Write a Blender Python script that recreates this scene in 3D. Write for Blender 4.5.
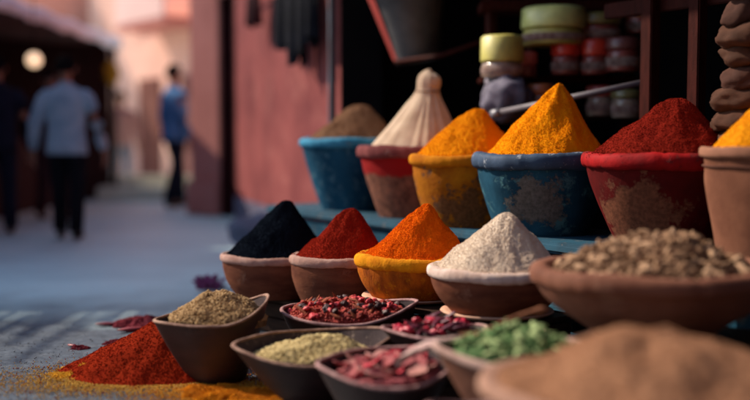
import bpy, bmesh, math, random
import numpy as np
from mathutils import Vector, Matrix, noise

for o in list(bpy.data.objects): bpy.data.objects.remove(o)
S = bpy.context.scene
R = math.radians
PI = math.pi

# ------------------------------------------------------------------ camera
EYE = 0.95; PITCH = R(3.72); FPX = 1000.0
cam_d = bpy.data.cameras.new('camera'); cam = bpy.data.objects.new('camera', cam_d)
S.collection.objects.link(cam); S.camera = cam
cam.location = (0, 0, EYE); cam.rotation_euler = (PI/2 - PITCH, 0, 0)
cam_d.lens = 48.0; cam_d.sensor_width = 36.0; cam_d.clip_start = 0.05; cam_d.clip_end = 3000
cam_d.dof.use_dof = True; cam_d.dof.focus_distance = 4.2; cam_d.dof.aperture_fstop = 0.59
S.render.resolution_x = 1024; S.render.resolution_y = 546

# ------------------------------------------------------------------ light
SUN_EL = R(40); SUN_DIR = Vector((-0.92, 0.32, 0)).normalized()       # towards the sun
W = bpy.data.worlds.new('World'); S.world = W; W.use_nodes = True
wn = W.node_tree.nodes; wl = W.node_tree.links
sky = wn.new('ShaderNodeTexSky'); sky.sky_type = 'NISHITA'; sky.sun_disc = False
sky.sun_elevation = SUN_EL
sky.sun_rotation = math.atan2(SUN_DIR.x, SUN_DIR.y)
wl.new(sky.outputs[0], wn['Background'].inputs['Color']); wn['Background'].inputs['Strength'].default_value = 0.125
sd = bpy.data.lights.new('sun', 'SUN'); sd.energy = 5.0; sd.angle = R(0.7); sd.color = (1, 0.86, 0.70)
sun = bpy.data.objects.new('sun', sd); S.collection.objects.link(sun)
sv = Vector((SUN_DIR.x*math.cos(SUN_EL), SUN_DIR.y*math.cos(SUN_EL), math.sin(SUN_EL)))
sun.rotation_euler = sv.to_track_quat('Z', 'Y').to_euler()
sun.location = (-6, -2, 8)
S.view_settings.view_transform = 'Standard'; S.view_settings.look = 'None'
S.view_settings.gamma = 1; S.view_settings.exposure = 0.97
S.view_settings.use_curve_mapping = False

# ------------------------------------------------------------------ helpers
def link(o): S.collection.objects.link(o); return o
def at(u, v, Y):
    x = (u-375)/FPX; y = -(v-200)/FPX
    d = Vector((x, math.cos(PITCH)+y*math.sin(PITCH), -math.sin(PITCH)+y*math.cos(PITCH)))
    d *= Y/d.y
    return Vector((d.x, Y, EYE+d.z))
def tag(o, label=None, cat=None, group=None, kind=None):
    if label: o['label'] = label
    if cat: o['category'] = cat
    if group: o['group'] = group
    if kind: o['kind'] = kind
    return o
def thing(name, label, cat, loc=(0,0,0), rz=0, group=None):
    o = bpy.data.objects.new(name, None); link(o); o.empty_display_size = .1
    o.location = loc; o.rotation_euler = (0, 0, rz)
    return tag(o, label, cat, group)
def mesh(name, verts, faces, m, parent=None, smooth=True, loc=(0,0,0), uv=None):
    me = bpy.data.meshes.new(name); me.from_pydata([tuple(v) for v in verts], [], [tuple(f) for f in faces])
    me.update()
    if smooth: me.polygons.foreach_set('use_smooth', [True]*len(me.polygons))
    o = bpy.data.objects.new(name, me); link(o); o.location = loc
    if m: me.materials.append(m)
    if parent: o.parent = parent
    return o
def bmobj(name, bm, m, parent=None, smooth=False, loc=(0,0,0)):
    me = bpy.data.meshes.new(name); bmesh.ops.recalc_face_normals(bm, faces=bm.faces); bm.to_mesh(me); bm.free()
    if smooth: me.polygons.foreach_set('use_smooth', [True]*len(me.polygons))
    o = bpy.data.objects.new(name, me); link(o); o.location = loc
    if m: me.materials.append(m)
    if parent: o.parent = parent
    return o
def add_box(bm, c, s, rz=0, bev=0.004, mat=None):
    t = bmesh.new(); bmesh.ops.create_cube(t, size=1)
    bmesh.ops.scale(t, vec=s, verts=t.verts)
    if bev: bmesh.ops.bevel(t, geom=t.edges[:], offset=min(bev, min(s)*.3), segments=2, affect='EDGES')
    M = Matrix.Translation(c) @ Matrix.Rotation(rz, 4, 'Z')
    if mat is not None: M = Matrix.Translation(c) @ mat.to_4x4()
    bmesh.ops.transform(t, matrix=M, verts=t.verts)
    me = bpy.data.meshes.new('t'); t.to_mesh(me); t.free(); bm.from_mesh(me); bpy.data.meshes.remove(me)
def box(name, c, s, m, parent=None, rz=0, bev=0.006):
    bm = bmesh.new(); add_box(bm, (0,0,0), s, 0, bev)
    o = bmobj(name, bm, m, parent, loc=c); o.rotation_euler = (0,0,rz); return o
def tube_geo(pts, rads, seg=12, closed=False):
    V = []; F = []; n = len(pts); pts = [Vector(p) for p in pts]
    up = Vector((0.03, 0.02, 1))
    for i, p in enumerate(pts):
        if closed: d = pts[(i+1)%n]-pts[i-1]
        else: d = pts[min(i+1,n-1)]-pts[max(i-1,0)]
        d.normalize(); u = up if abs(d.z) < .95 else Vector((1,0.02,0))
        a = d.cross(u).normalized(); b = a.cross(d).normalized()
        for k in range(seg):
            t = 2*PI*k/seg; V.append(p + (a*math.cos(t)+b*math.sin(t))*rads[i])
    m = n if closed else n-1
    for i in range(m):
        j = (i+1)%n
        for k in range(seg):
            k2 = (k+1)%seg; F.append((i*seg+k, i*seg+k2, j*seg+k2, j*seg+k))
    if not closed:
        F.append(tuple(range(seg-1,-1,-1))); F.append(tuple((n-1)*seg+k for k in range(seg)))
    return V, F
def tube(name, pts, rads, m, parent=None, seg=12, closed=False):
    if not hasattr(rads, '__len__'): rads = [rads]*len(pts)
    V, F = tube_geo(pts, rads, seg, closed); return mesh(name, V, F, m, parent)
def nz(x, y, z=0, seed=0): return noise.noise(Vector((x+seed*17.3, y-seed*9.1, z+seed*3.7)))

# ------------------------------------------------------------------ materials
def srgbless(c): return (c[0], c[1], c[2], 1)
def mat(name, a, b=None, scale=8, rough=.9, bump=0, bscale=60, bdist=.004, spec=.06, detail=6, contrast=(.35,.65),
        patches=None, wear=None, metal=0, stretch=None, fine=None, zband=None):
    """a/b mixed by noise; wear=(colour, threshold, scale, softness); patches=[(centre, radius, colour, noise scale)];
       zband=(z0, z1, colour)"""
    m = bpy.data.materials.new(name); m.use_nodes = True; N = m.node_tree.nodes; L = m.node_tree.links
    p = N['Principled BSDF']; p.inputs['Roughness'].default_value = rough
    p.inputs['Metallic'].default_value = metal
    p.inputs['Specular IOR Level'].default_value = spec
    p.inputs['Diffuse Roughness'].default_value = .8 if rough > .7 else 0
    tc = N.new('ShaderNodeTexCoord'); vec = tc.outputs['Object']
    if stretch:
        mp = N.new('ShaderNodeMapping'); mp.inputs['Scale'].default_value = stretch; L.new(vec, mp.inputs['Vector']); svec = mp.outputs[0]
    else: svec = vec
    def noi(sc, det=detail, v=svec, rg=.6):
        n = N.new('ShaderNodeTexNoise'); n.inputs['Scale'].default_value = sc; n.inputs['Detail'].default_value = det
        n.inputs['Roughness'].default_value = rg; L.new(v, n.inputs['Vector']); return n.outputs['Fac']
    def ramp(f, lo, hi):
        r = N.new('ShaderNodeMapRange'); r.inputs['From Min'].default_value = lo; r.inputs['From Max'].default_value = hi
        L.new(f, r.inputs['Value']); return r.outputs[0]
    def mix(f, c1, c2):
        x = N.new('ShaderNodeMix'); x.data_type = 'RGBA'; L.new(f, x.inputs['Factor'])
        for i, c in ((6, c1), (7, c2)):
            if isinstance(c, tuple): x.inputs[i].default_value = srgbless(c)
            else: L.new(c, x.inputs[i])
        return x.outputs[2]
    b = b or tuple(k*.6 for k in a)
    col = mix(ramp(noi(scale), *contrast), a, b)
    if zband:
        sp = N.new('ShaderNodeSeparateXYZ'); L.new(vec, sp.inputs[0])
        ad = N.new('ShaderNodeMath'); ad.operation = 'MULTIPLY_ADD'; L.new(noi(14, 4, vec), ad.inputs[0]); ad.inputs[1].default_value = .09; 
        L.new(sp.outputs['Z'], ad.inputs[2])
        col = mix(ramp(ad.outputs[0], zband[0]+.035, zband[0]+.055), col, zband[2])
    if fine:      # fine speckle of individual grains
        col = mix(ramp(noi(fine[1], 2, vec, .8), .42, .62), col, fine[0])
    hgt = None
    if wear:
        w = ramp(noi(wear[2], 8, vec, .7), wear[1], wear[1]+wear[3]); col = mix(w, col, wear[0]); hgt = w
    for (c, r, pc, ps) in (patches or []):
        vm = N.new('ShaderNodeVectorMath'); vm.operation = 'DISTANCE'; L.new(vec, vm.inputs[0]); vm.inputs[1].default_value = c
        mm = N.new('ShaderNodeMath'); mm.operation = 'MULTIPLY_ADD'; L.new(noi(ps, 8, vec, .75), mm.inputs[0]); mm.inputs[1].default_value = -r*3.2
        L.new(vm.outputs['Value'], mm.inputs[2])
        w = N.new('ShaderNodeMapRange'); w.inputs['From Min'].default_value = -r*.62; w.inputs['From Max'].default_value = -r*.80
        L.new(mm.outputs[0], w.inputs['Value'])
        sp2 = mix(ramp(noi(60, 4, vec), .35, .65), pc, tuple(k*.55 for k in pc))
        col = mix(w.outputs[0], col, sp2)
        if hgt is None: hgt = w.outputs[0]
        else:
            mx = N.new('ShaderNodeMath'); mx.operation = 'MAXIMUM'; L.new(hgt, mx.inputs[0]); L.new(w.outputs[0], mx.inputs[1]); hgt = mx.outputs[0]
    L.new(col, p.inputs['Base Color'])
    if bump:
        bp = N.new('ShaderNodeBump'); bp.inputs['Strength'].default_value = bump; bp.inputs['Distance'].default_value = bdist
        L.new(noi(bscale, 5, svec, .7), bp.inputs['Height']); last = bp
        if hgt is not None:
            b2 = N.new('ShaderNodeBump'); b2.inputs['Strength'].default_value = .6; b2.inputs['Distance'].default_value = .004; b2.invert = True
            L.new(hgt, b2.inputs['Height']); L.new(last.outputs[0], b2.inputs['Normal']); last = b2
        L.new(last.outputs[0], p.inputs['Normal'])
    return m
def powder(name, a, b=None, fine=None, scale=14):
    return mat(name, a, b or tuple(k*.72 for k in a), scale=scale, rough=1, spec=.0, bump=1.0, bscale=240, bdist=.0042,
               fine=(tuple(.28*p_+.72*q_ for p_, q_ in zip(fine or tuple(k*.5 for k in a), a)), 380))

# ------------------------------------------------------------------ the ground and sky
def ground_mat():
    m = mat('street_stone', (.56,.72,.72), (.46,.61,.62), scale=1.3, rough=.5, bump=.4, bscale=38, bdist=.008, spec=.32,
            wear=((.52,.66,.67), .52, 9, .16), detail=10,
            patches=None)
    # shade painted into the stone near the stall, paler stone where real shadow falls
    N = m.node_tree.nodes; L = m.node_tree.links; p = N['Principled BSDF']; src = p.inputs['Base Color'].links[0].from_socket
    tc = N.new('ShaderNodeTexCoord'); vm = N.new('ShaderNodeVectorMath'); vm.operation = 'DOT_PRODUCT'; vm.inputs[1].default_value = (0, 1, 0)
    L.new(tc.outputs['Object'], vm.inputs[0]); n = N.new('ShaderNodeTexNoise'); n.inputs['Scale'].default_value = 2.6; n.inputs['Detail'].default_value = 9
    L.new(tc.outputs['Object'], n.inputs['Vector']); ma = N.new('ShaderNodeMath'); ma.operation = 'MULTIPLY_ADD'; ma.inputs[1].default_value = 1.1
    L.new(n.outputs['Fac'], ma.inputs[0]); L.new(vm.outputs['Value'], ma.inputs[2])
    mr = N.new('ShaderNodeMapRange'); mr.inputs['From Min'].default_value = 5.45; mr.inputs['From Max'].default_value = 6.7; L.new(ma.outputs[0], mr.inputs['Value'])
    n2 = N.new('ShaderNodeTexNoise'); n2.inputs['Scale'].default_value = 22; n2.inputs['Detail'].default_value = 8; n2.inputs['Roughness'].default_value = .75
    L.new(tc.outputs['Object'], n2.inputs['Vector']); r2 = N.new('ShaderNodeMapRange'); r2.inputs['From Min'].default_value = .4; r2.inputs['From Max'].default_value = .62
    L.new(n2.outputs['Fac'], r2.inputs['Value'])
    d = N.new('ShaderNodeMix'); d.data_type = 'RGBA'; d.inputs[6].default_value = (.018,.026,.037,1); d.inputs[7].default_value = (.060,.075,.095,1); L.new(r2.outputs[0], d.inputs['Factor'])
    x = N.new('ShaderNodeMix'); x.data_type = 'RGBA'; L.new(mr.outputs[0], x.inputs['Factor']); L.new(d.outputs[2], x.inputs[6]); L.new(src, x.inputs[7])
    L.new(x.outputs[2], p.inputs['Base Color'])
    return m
GX0, GX1, GY0, GY1 = -60, 60, -15, 200
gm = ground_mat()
V = []; F = []
xs = list(np.concatenate([np.linspace(GX0, -4, 12)[:-1], np.linspace(-4, 3, 90), np.linspace(3, GX1, 12)[1:]]))
ys = list(np.concatenate([np.linspace(GY0, 2, 8)[:-1], np.linspace(2, 8, 80), np.linspace(8, 20, 50)[1:], np.linspace(20, GY1, 12)[1:]]))
for y in ys:
    for x in xs: 
        k = 1 if (-4 < x < 3 and 2 < y < 20) else 0
        V.append((x, y, (.006*nz(x*2, y*2) + .004*nz(x*9, y*9))*k - .004))
nx = len(xs)
for j in range(len(ys)-1):
    for i in range(nx-1): F.append((j*nx+i, j*nx+i+1, (j+1)*nx+i+1, (j+1)*nx+i))
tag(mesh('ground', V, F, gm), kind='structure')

# ------------------------------------------------------------------ generic builders for the stall
def lathe(name, prof, m, parent, seg=112, ry=1.0, wob=.012, seed=1, fine=.0):
    V = []; F = []; n = len(prof)
    for i, (r, z) in enumerate(prof):
        for k in range(seg):
            t = 2*PI*k/seg; c, s = math.cos(t), math.sin(t)
            f = 1 + wob*2*nz(c*1.3, s*1.3, z*4, seed) + fine*nz(c*7, s*7, z*30, seed)
            dz = wob*.55*nz(c*1.6, s*1.6, 5, seed)*min(1, z*8)
            V.append((r*f*c, r*f*s*ry, z+dz))
    for i in range(n-1):
        for k in range(seg):
            k2 = (k+1)%seg; F.append((i*seg+k, i*seg+k2, (i+1)*seg+k2, (i+1)*seg+k))
    F.append(tuple(range(seg-1,-1,-1))); F.append(tuple((n-1)*seg+k for k in range(seg)))
    return mesh(name, V, F, m, parent)
def smooth_prof(pts, sub=5):
    out = []
    P = [pts[0]]+list(pts)+[pts[-1]]
    for i in range(1, len(P)-2):
        for k in range(sub):
            t = k/sub; r = []
            for a in (0, 1):
                p0, p1, p2, p3 = P[i-1][a], P[i][a], P[i+1][a], P[i+2][a]
                r.append(.5*((2*p1)+(-p0+p2)*t+(2*p0-5*p1+4*p2-p3)*t*t+(-p0+3*p1-3*p2+p3)*t**3))
            out.append((r[0], r[1]))
    out.append(pts[-1]); return out
def rim_ring(name, r, z, rw, rh, m, parent, ry=1., wob=.012, seed=1, seg=140, fine=.05, tip=None):
    """rolled lip: a torus of oval section with hand-made unevenness"""
    V = []; F = []; q = 14
    for k in range(seg):
        t = 2*PI*k/seg; c, s = math.cos(t), math.sin(t)
        f = 1 + wob*2*nz(c*1.3, s*1.3, z*4, seed); dz = wob*.55*nz(c*1.6, s*1.6, 5, seed)*min(1, z*8)
        th = 1 + .16*nz(c*2.2, s*2.2, 2, seed+3) - .32*max(0, nz(c*9, s*9, 4, seed+7)-.28) + fine*2*nz(c*13, s*13, 1, seed+5)
        for j in range(q):
            a = 2*PI*j/q
            ca, sa = math.cos(a), math.sin(a); ca = math.copysign(abs(ca)**.8, ca); sa = math.copysign(abs(sa)**.8, sa)
            rr = r*f + rw*th*ca; V.append((rr*c, rr*s*ry, z+dz+rh*th*sa))
    for k in range(seg):
        k2 = (k+1)%seg
        for j in range(q):
            j2 = (j+1)%q; F.append((k*q+j, k2*q+j, k2*q+j2, k*q+j2))
    return mesh(name, V, F, m, parent)
def grain_arrays(P, size, rng, elong=1.0):
    """P: n x 3 positions; returns verts/faces of small irregular octahedra"""
    n = len(P); base = np.array([(1,0,0),(-1,0,0),(0,1,0),(0,-1,0),(0,0,1),(0,0,-1)], float)
    base = base*np.array([elong,1,1])
    sz = size*(.55+.9*rng.random(n))
    q = rng.normal(size=(n,4)); q /= np.linalg.norm(q, axis=1)[:,None]
    w,x,y,z = q.T
    M = np.stack([np.stack([1-2*(y*y+z*z),2*(x*y-z*w),2*(x*z+y*w)],-1),np.stack([2*(x*y+z*w),1-2*(x*x+z*z),2*(y*z-x*w)],-1),
                  np.stack([2*(x*z-y*w),2*(y*z+x*w),1-2*(x*x+y*y)],-1)],1)
    v = np.einsum('nij,kj->nki', M, base)*(sz[:,None,None]*(.8+.4*rng.random((n,6,1)))) + P[:,None,:]
    f = np.array([(0,2,4),(2,1,4),(1,3,4),(3,0,4),(2,0,5),(1,2,5),(3,1,5),(0,3,5)])
    F = (f[None]+6*np.arange(n)[:,None,None]).reshape(-1,3)
    return v.reshape(-1,3), F
def npmesh(name, V, F, m, parent=None, loc=(0,0,0), smooth=False):
    me = bpy.data.meshes.new(name); V = np.asarray(V, np.float32); nf = len(F)
    me.vertices.add(len(V)); me.vertices.foreach_set('co', V.ravel())
    lens = np.array([len(f) for f in F], np.int32) if not isinstance(F, np.ndarray) else np.full(nf, F.shape[1], np.int32)
    flat = np.concatenate([np.asarray(f) for f in F]).astype(np.int32) if not isinstance(F, np.ndarray) else F.ravel().astype(np.int32)
    me.loops.add(len(flat)); me.loops.foreach_set('vertex_index', flat)
    me.polygons.add(nf); me.polygons.foreach_set('loop_start', np.concatenate([[0], np.cumsum(lens)[:-1]]).astype(np.int32))
    me.update(calc_edges=True); me.validate()
    if smooth: me.polygons.foreach_set('use_smooth', [True]*nf)
    o = bpy.data.objects.new(name, me); link(o); o.location = loc
    if m: me.materials.append(m)
    if parent: o.parent = parent
    return o
class Heap:
    def __init__(s, Rr, H, ry=1., tip=(0,0), e=.12, p=1.1, amp=.012, gully=.012, seed=1, sink=.02, ragged=0.0):
        s.slump = .022; s.R, s.H, s.ry, s.tip, s.e, s.p, s.amp, s.gully, s.seed, s.sink, s.ragged = Rr, H, ry, tip, e, p, amp, gully, seed, sink, ragged
    def f(s, t):
        g = lambda x: max(0, 1-(math.sqrt(x*x+s.e*s.e)-s.e)/(math.sqrt(1+s.e*s.e)-s.e))
        return g(t)**s.p
    def pt(s, t, a):
        c, sn = math.cos(a), math.sin(a)
        rag = 1 + s.ragged*(nz(c*2, sn*2, 3, s.seed)+.6*nz(c*6, sn*6, 4, s.seed))
        r = s.R*t*rag; k = (1-t)
        x = r*c + s.tip[0]*k; y = r*sn*s.ry + s.tip[1]*k
        h = s.H*s.f(t)
        env = min(1, 4*t)*min(1, (1.02-t)*6+.15)
        h += s.gully*env*(nz(c*1.6+.8*t, sn*1.6, t*2.2, s.seed+1)*1.1 + nz(x*11, y*11, t*3, s.seed+2)*.42)
        h += s.amp*env*(nz(x*13, y*13, 0, s.seed+3) + .46*nz(x*40, y*40, 0, s.seed+4)+.24*nz(x*110, y*110, 0, s.seed+5)) + s.slump*env*max(0, nz(x*5+3, y*5, h*4, s.seed+8))
        h += s.amp*.5*nz(x*20, y*20, 1, s.seed)*(1-min(1, 4*t))
        return x, y, h
    def build(s, name, m, loc, label, cat, nr=120, na=330, grains=14000, gsize=.0021, rimspill=None, kind=None, group=None, ms=None):
        V = []; F = []
        for i in range(nr+1):
            t = (i/nr)**.85
            for k in range(na):
                V.append(s.pt(max(t, .002), 2*PI*k/na))
        for k in range(na):
            x, y, h = V[nr*na+k]; V.append((x*.985, y*.985, min(h, 0)-s.sink))
        for i in range(nr+1):
            for k in range(na):
                k2 = (k+1)%na; F.append((i*na+k, i*na+k2, (i+1)*na+k2, (i+1)*na+k))
        V.append((V[0][0], V[0][1], s.pt(0, 0)[2])); top = len(V)-1
        for k in range(na): F.append((top, k, (k+1)%na)) if False else F.append((k, (k+1)%na, top)[::1])
        V = np.array(V); ns = len(V)
        Fl = F; lens = None
        if grains:
            rng = np.random.default_rng(s.seed); P = []
            for _ in range(grains):
                t = math.sqrt(rng.random())*1.0; x, y, h = s.pt(t, rng.random()*2*PI); P.append((x, y, h+gsize*.2))
            if rimspill:      # grains that rolled onto the rim
                n_, rm, rw, zt = rimspill
                for _ in range(n_):
                    a = rng.random()*2*PI
                    if nz(math.cos(a)*2, math.sin(a)*2, 0, s.seed+9) < -.12: continue
                    q_ = -rw + 2*rw*rng.random()**1.6
                    P.append(((rm+q_)*math.cos(a), (rm+q_)*math.sin(a)*s.ry, zt*math.sqrt(max(0, 1-(q_/rw)**2))+.001))
            gv, gf = grain_arrays(np.array(P), gsize, rng)
            V = np.vstack([V, gv]); Fl = F + [tuple(f) for f in (gf+ns)]
        o = npmesh(name, V, Fl, m, loc=loc)
        sm = np.zeros(len(o.data.polygons), bool); sm[:len(F)] = True; o.data.polygons.foreach_set('use_smooth', sm)
        return tag(o, label, cat, group, kind)

# ------------------------------------------------------------------ the stepped stall
wood_dark = mat('dark_wood', (.035,.018,.012), (.015,.008,.006), scale=7, rough=.7, bump=.4, bscale=30, stretch=(1,1,9))
blue_paint = mat('blue_bench_paint', (.006,.040,.070), (.004,.022,.040), scale=9, rough=.65, bump=.5, bscale=25, stretch=(1,1,4),
                 wear=((.05,.06,.065), .57, 14, .08), spec=.08)
blue_edge = mat('blue_edge_paint', (.008,.055,.092), (.005,.03,.052), scale=9, rough=.6, bump=.5, bscale=25,
                wear=((.07,.08,.09), .58, 18, .08), spec=.3)
E = Vector((.541, -.841, 0)); Nn = Vector((-.841, -.541, 0)); ER = math.atan2(E.y, E.x)
C0 = Vector((-.152, 6.1, 0))
bench = thing('display_bench', 'blue painted wooden bench under the back row of spice pots', 'bench', C0 + E*1.6, ER)
# local x along E, local y = away from the customer
ang = ER
LX = 4.4
box('top_board', (0, .02, .475), (LX, .60, .05), blue_edge, bench, bev=.014)
box('front_panel', (0, -.235, .345), (LX-.03, .03, .195), blue_paint, bench, bev=.006)
box('shelf_board', (0, -.27, .235), (LX+.02, .13, .035), blue_edge, bench, bev=.012)
box('front_panel', (0, -.25, .108), (LX-.03, .03, .21), blue_paint, bench, bev=.006)
for sx in (-1, 1):
    for sy in (-.2, .25): box('leg', (sx*(LX/2-.08), sy, .224), (.06, .06, .446), wood_dark, bench, bev=.004)

def crate(label, cx, cy, sx, sy, h, rz):
    t = thing('wooden_crate', label, 'crate', (cx, cy, 0), rz, 'dark crates that raise the front bowls')
    n = max(2, round(h/.075))
    box('lid_board', (0, 0, h-.01), (sx, sy, .02), wood_dark, t, bev=.004)
    for sgn in (-1, 1):
        for i in range(n):
            z = (h-.022)*(i+.5)/n; hh = (h-.022)/n-.006
            o = box('slat', (0, sgn*(sy/2-.012), z), (sx-.004, .016, hh), wood_dark, t, bev=.003)
            o = box('slat', (sgn*(sx/2-.012), 0, z), (.016, sy-.044, hh), wood_dark, t, bev=.003)
    for a in (-1, 1):
        for b in (-1, 1): box('corner_post', (a*(sx/2-.037), b*(sy/2-.037), (h-.022)/2), (.032, .032, h-.026), wood_dark, t, bev=.003)
    return t
crate('low dark crate under the bowls of black and deep red spice', -.27, 4.78, .66, .36, .17, -R(46))
crate('dark crate under the bowls of orange and off-white spice', .36, 4.05, .82, .38, .25, -R(50))
crate('dark crate under the wide bowl of brown dried pods', .98, 3.20, .56, .54, .30, -R(40))
crate('dark crate under the big brown powder bowl at the front', .76, 2.36, .60, .5, .11, 0)
crate('dark crate under the shallow bowl of green pods', .43, 2.92, .30, .26, .13, 0)

# ------------------------------------------------------------------ pots of the back row
def pot(loc, r, h, foot, m_body, m_rim, label, rim=(.022,.026), ry=.92, seed=1, rz=0, name='spice_pot', groove=None, wob=.014, bulge=.0, extra=None, group='painted pots on the bench'):
    t = thing(name, label, 'pot', loc, rz, group)
    pr = [(foot*.96, 0), (foot, .006), (foot+(r-foot)*.35+bulge, h*.34), (foot+(r-foot)*.68+bulge, h*.68), (r*.93+bulge*.3, h*.88), (r*.955, h-.004),
          (r*.90, h-.004), (r*.86, h*.85), (r*.6, h*.5), (.01, h*.42)]
    lathe('body', smooth_prof(pr, 6), m_body, t, ry=ry, wob=wob, seed=seed, fine=.004)
    rim_ring('rim', r-rim[0]*.9, h, rim[0], rim[1], m_rim, t, ry=ry, wob=wob, seed=seed)
    return t
# colours
blue1 = mat('blue_pot_paint', (.014,.085,.15), (.008,.045,.085), scale=6, rough=.75, bump=.5, bscale=40, wear=((.07,.16,.21), .55, 22, .06), stretch=(1,1,.35))
blue1r = mat('blue_pot_rim', (.04,.20,.32), (.02,.12,.21), scale=8, rough=.7, bump=.5, bscale=40, wear=((.12,.13,.14), .60, 18, .04))
red2 = mat('rough_clay_red_band', (.27,.105,.065), (.11,.042,.028), scale=22, rough=.95, bump=1, bscale=45, bdist=.008, zband=(.235,1,(.30,.009,.009)), spec=.1)
red2r = mat('dusty_maroon_rim', (.24,.065,.062), (.14,.034,.036), scale=9, rough=.85, bump=.5, bscale=50, wear=((.34,.15,.13), .56, 12, .1))
yel3 = mat('yellow_flaked_paint', (.46,.17,.008), (.30,.085,.006), scale=9, rough=.9, bump=.8, bscale=45, bdist=.006,
           wear=((.12,.06,.035), .54, 13, .07),
           patches=[((-.02,-.2,.07), .12, (.20,.085,.03), 9)])
yel3r = mat('yellow_rim', (.58,.22,.008), (.42,.13,.007), scale=12, rough=.9, bump=.7, bscale=60)
teal4 = mat('teal_pot_paint', (.013,.060,.100), (.007,.032,.056), scale=7, rough=.7, bump=.6, bscale=34, stretch=(1,1,.5),
            wear=((.05,.13,.15), .54, 13, .08), patches=[((-.07,-.24,.16), .13, (.12,.105,.095), 11)])
teal4r = mat('slate_blue_rim', (.038,.062,.105), (.022,.036,.062), scale=8, rough=.6, bump=.4, bscale=40, wear=((.16,.18,.21), .57, 20, .04), spec=.08)
red5 = mat('deep_red_pot_paint', (.115,.004,.004), (.055,.003,.003), scale=6, rough=.75, bump=.6, bscale=36, spec=.08,
           patches=[((-.17,-.20,.10), .20, (.19,.065,.034), 9)])
red5r = mat('red_rim', (.24,.005,.006), (.12,.004,.005), scale=8, rough=.7, bump=.6, bscale=36, spec=.08, wear=((.09,.010,.010), .57, 16, .05))
clay6 = mat('pale_terracotta', (.19,.078,.045), (.125,.048,.028), scale=7, rough=.9, bump=.5, bscale=44, wear=((.26,.125,.08), .60, 7, .12),
            patches=[((-.075,-.20,.235), .035, (.05,.19,.10), 30)])
clay6r = mat('pale_terracotta_rim', (.30,.14,.09), (.20,.09,.055), scale=9, rough=.85, bump=.5, bscale=44)
TOP = .502
P = {}
def base(u, Y): return (( u-375)/FPX*Y, Y, TOP)
pot(base(352,6.1), .325, .40, .19, blue1, blue1r, 'bright blue painted pot, farthest left on the bench', seed=3, rim=(.026,.030))
pot(base(417,5.55), .335, .355, .215, red2, red2r, 'clay pot with a red band and dusty maroon rim', seed=5, rim=(.03,.036))
pot(base(466,5.0), .285, .325, .20, yel3, yel3r, 'yellow painted pot with flaking brown patches', seed=8, rim=(.03,.028), wob=.02)
pot(base(543,4.6), .325, .33, .215, teal4, teal4r, 'teal pot with a thick slate blue rim', seed=11, rim=(.034,.038))
pot(base(665,4.15), .345, .345, .20, red5, red5r, 'deep red pot with a rough brown bare patch', seed=14, rim=(.03,.034))
t6 = pot(base(782,3.6), .285, .385, .215, clay6, clay6r, 'pale terracotta pot with a faint green mark at the right edge', seed=17, rim=(.016,.020))
gb = mat('dark_groove', (.12,.05,.035), rough=.9)
rim_ring('groove_band', .268, .335, .006, .004, gb, t6, ry=.92, wob=.014, seed=17)
rim_ring('groove_band', .228, .15, .004, .003, gb, t6, ry=.92, wob=.014, seed=17)

brownp = powder('brown_powder', (.30,.165,.095), (.22,.11,.06))
yellowp = powder('yellow_powder', (.80,.30,.008), (.70,.22,.006), (.42,.12,.004))
gold = powder('golden_powder', (.84,.31,.006), (.74,.22,.005), (.45,.12,.004))
crimson = powder('crimson_powder', (.20,.015,.008), (.13,.009,.006), (.06,.004,.004))
redp = powder('red_powder', (.30,.022,.010), (.20,.012,.007), (.09,.006,.004))
orangep = powder('orange_powder', (.74,.135,.005), (.58,.075,.004), (.28,.026,.004))
blackp = powder('black_powder', (.007,.010,.016), (.004,.005,.009), (.002,.003,.005))
whitep = powder('off_white_powder', (.74,.62,.49), (.64,.51,.39), (.46,.33,.23))
turmer = powder('ochre_yellow_powder', (.74,.30,.010), (.62,.22,.008), (.4,.13,.004))
tanp = powder('tan_powder', (.36,.185,.105), (.28,.135,.073), (.20,.09,.048))
def above(b, dz, dx=0, dy=0): return (b[0]+dx, b[1]+dy, b[2]+dz)
Heap(.29, .225, .90, tip=(.075,0), e=.3, p=1.05, seed=21, amp=.012).build('powder_heap', brownp, above(base(352,6.1), .405), 'brown powder heap in the bright blue pot', 'spice', rimspill=(1500, 0.300, 0.024, 0.025), group='heaps of ground spice')
Heap(.272, .255, .90, tip=(.06,0), e=.22, p=1.0, seed=23).build('powder_heap', yellowp, above(base(466,5.0), .322), 'golden yellow heap in the flaking yellow pot', 'spice', rimspill=(1500, 0.256, 0.028, 0.030), group='heaps of ground spice')
Heap(.305, .355, .90, tip=(.07,0), e=.07, p=1.10, seed=24, gully=.02).build('powder_heap', gold, above(base(543,4.6), .330), 'tallest bright yellow pointed heap, in the teal pot', 'spice', rimspill=(1500, 0.292, 0.030, 0.036), group='heaps of ground spice')
Heap(.33, .25, .90, tip=(.04,0), e=.22, p=1.1, seed=25, gully=.016).build('powder_heap', crimson, above(base(665,4.15), .345), 'dark crimson heap in the deep red pot', 'spice', rimspill=(1500, 0.316, 0.026, 0.032), group='heaps of ground spice')
Heap(.262, .26, .90, tip=(.02,0), e=.22, p=.95, seed=26).build('powder_heap', turmer, above(base(782,3.6), .372), 'ochre yellow heap in the pale terracotta pot', 'spice', rimspill=(1500, 0.268, 0.014, 0.020), group='heaps of ground spice')

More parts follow.
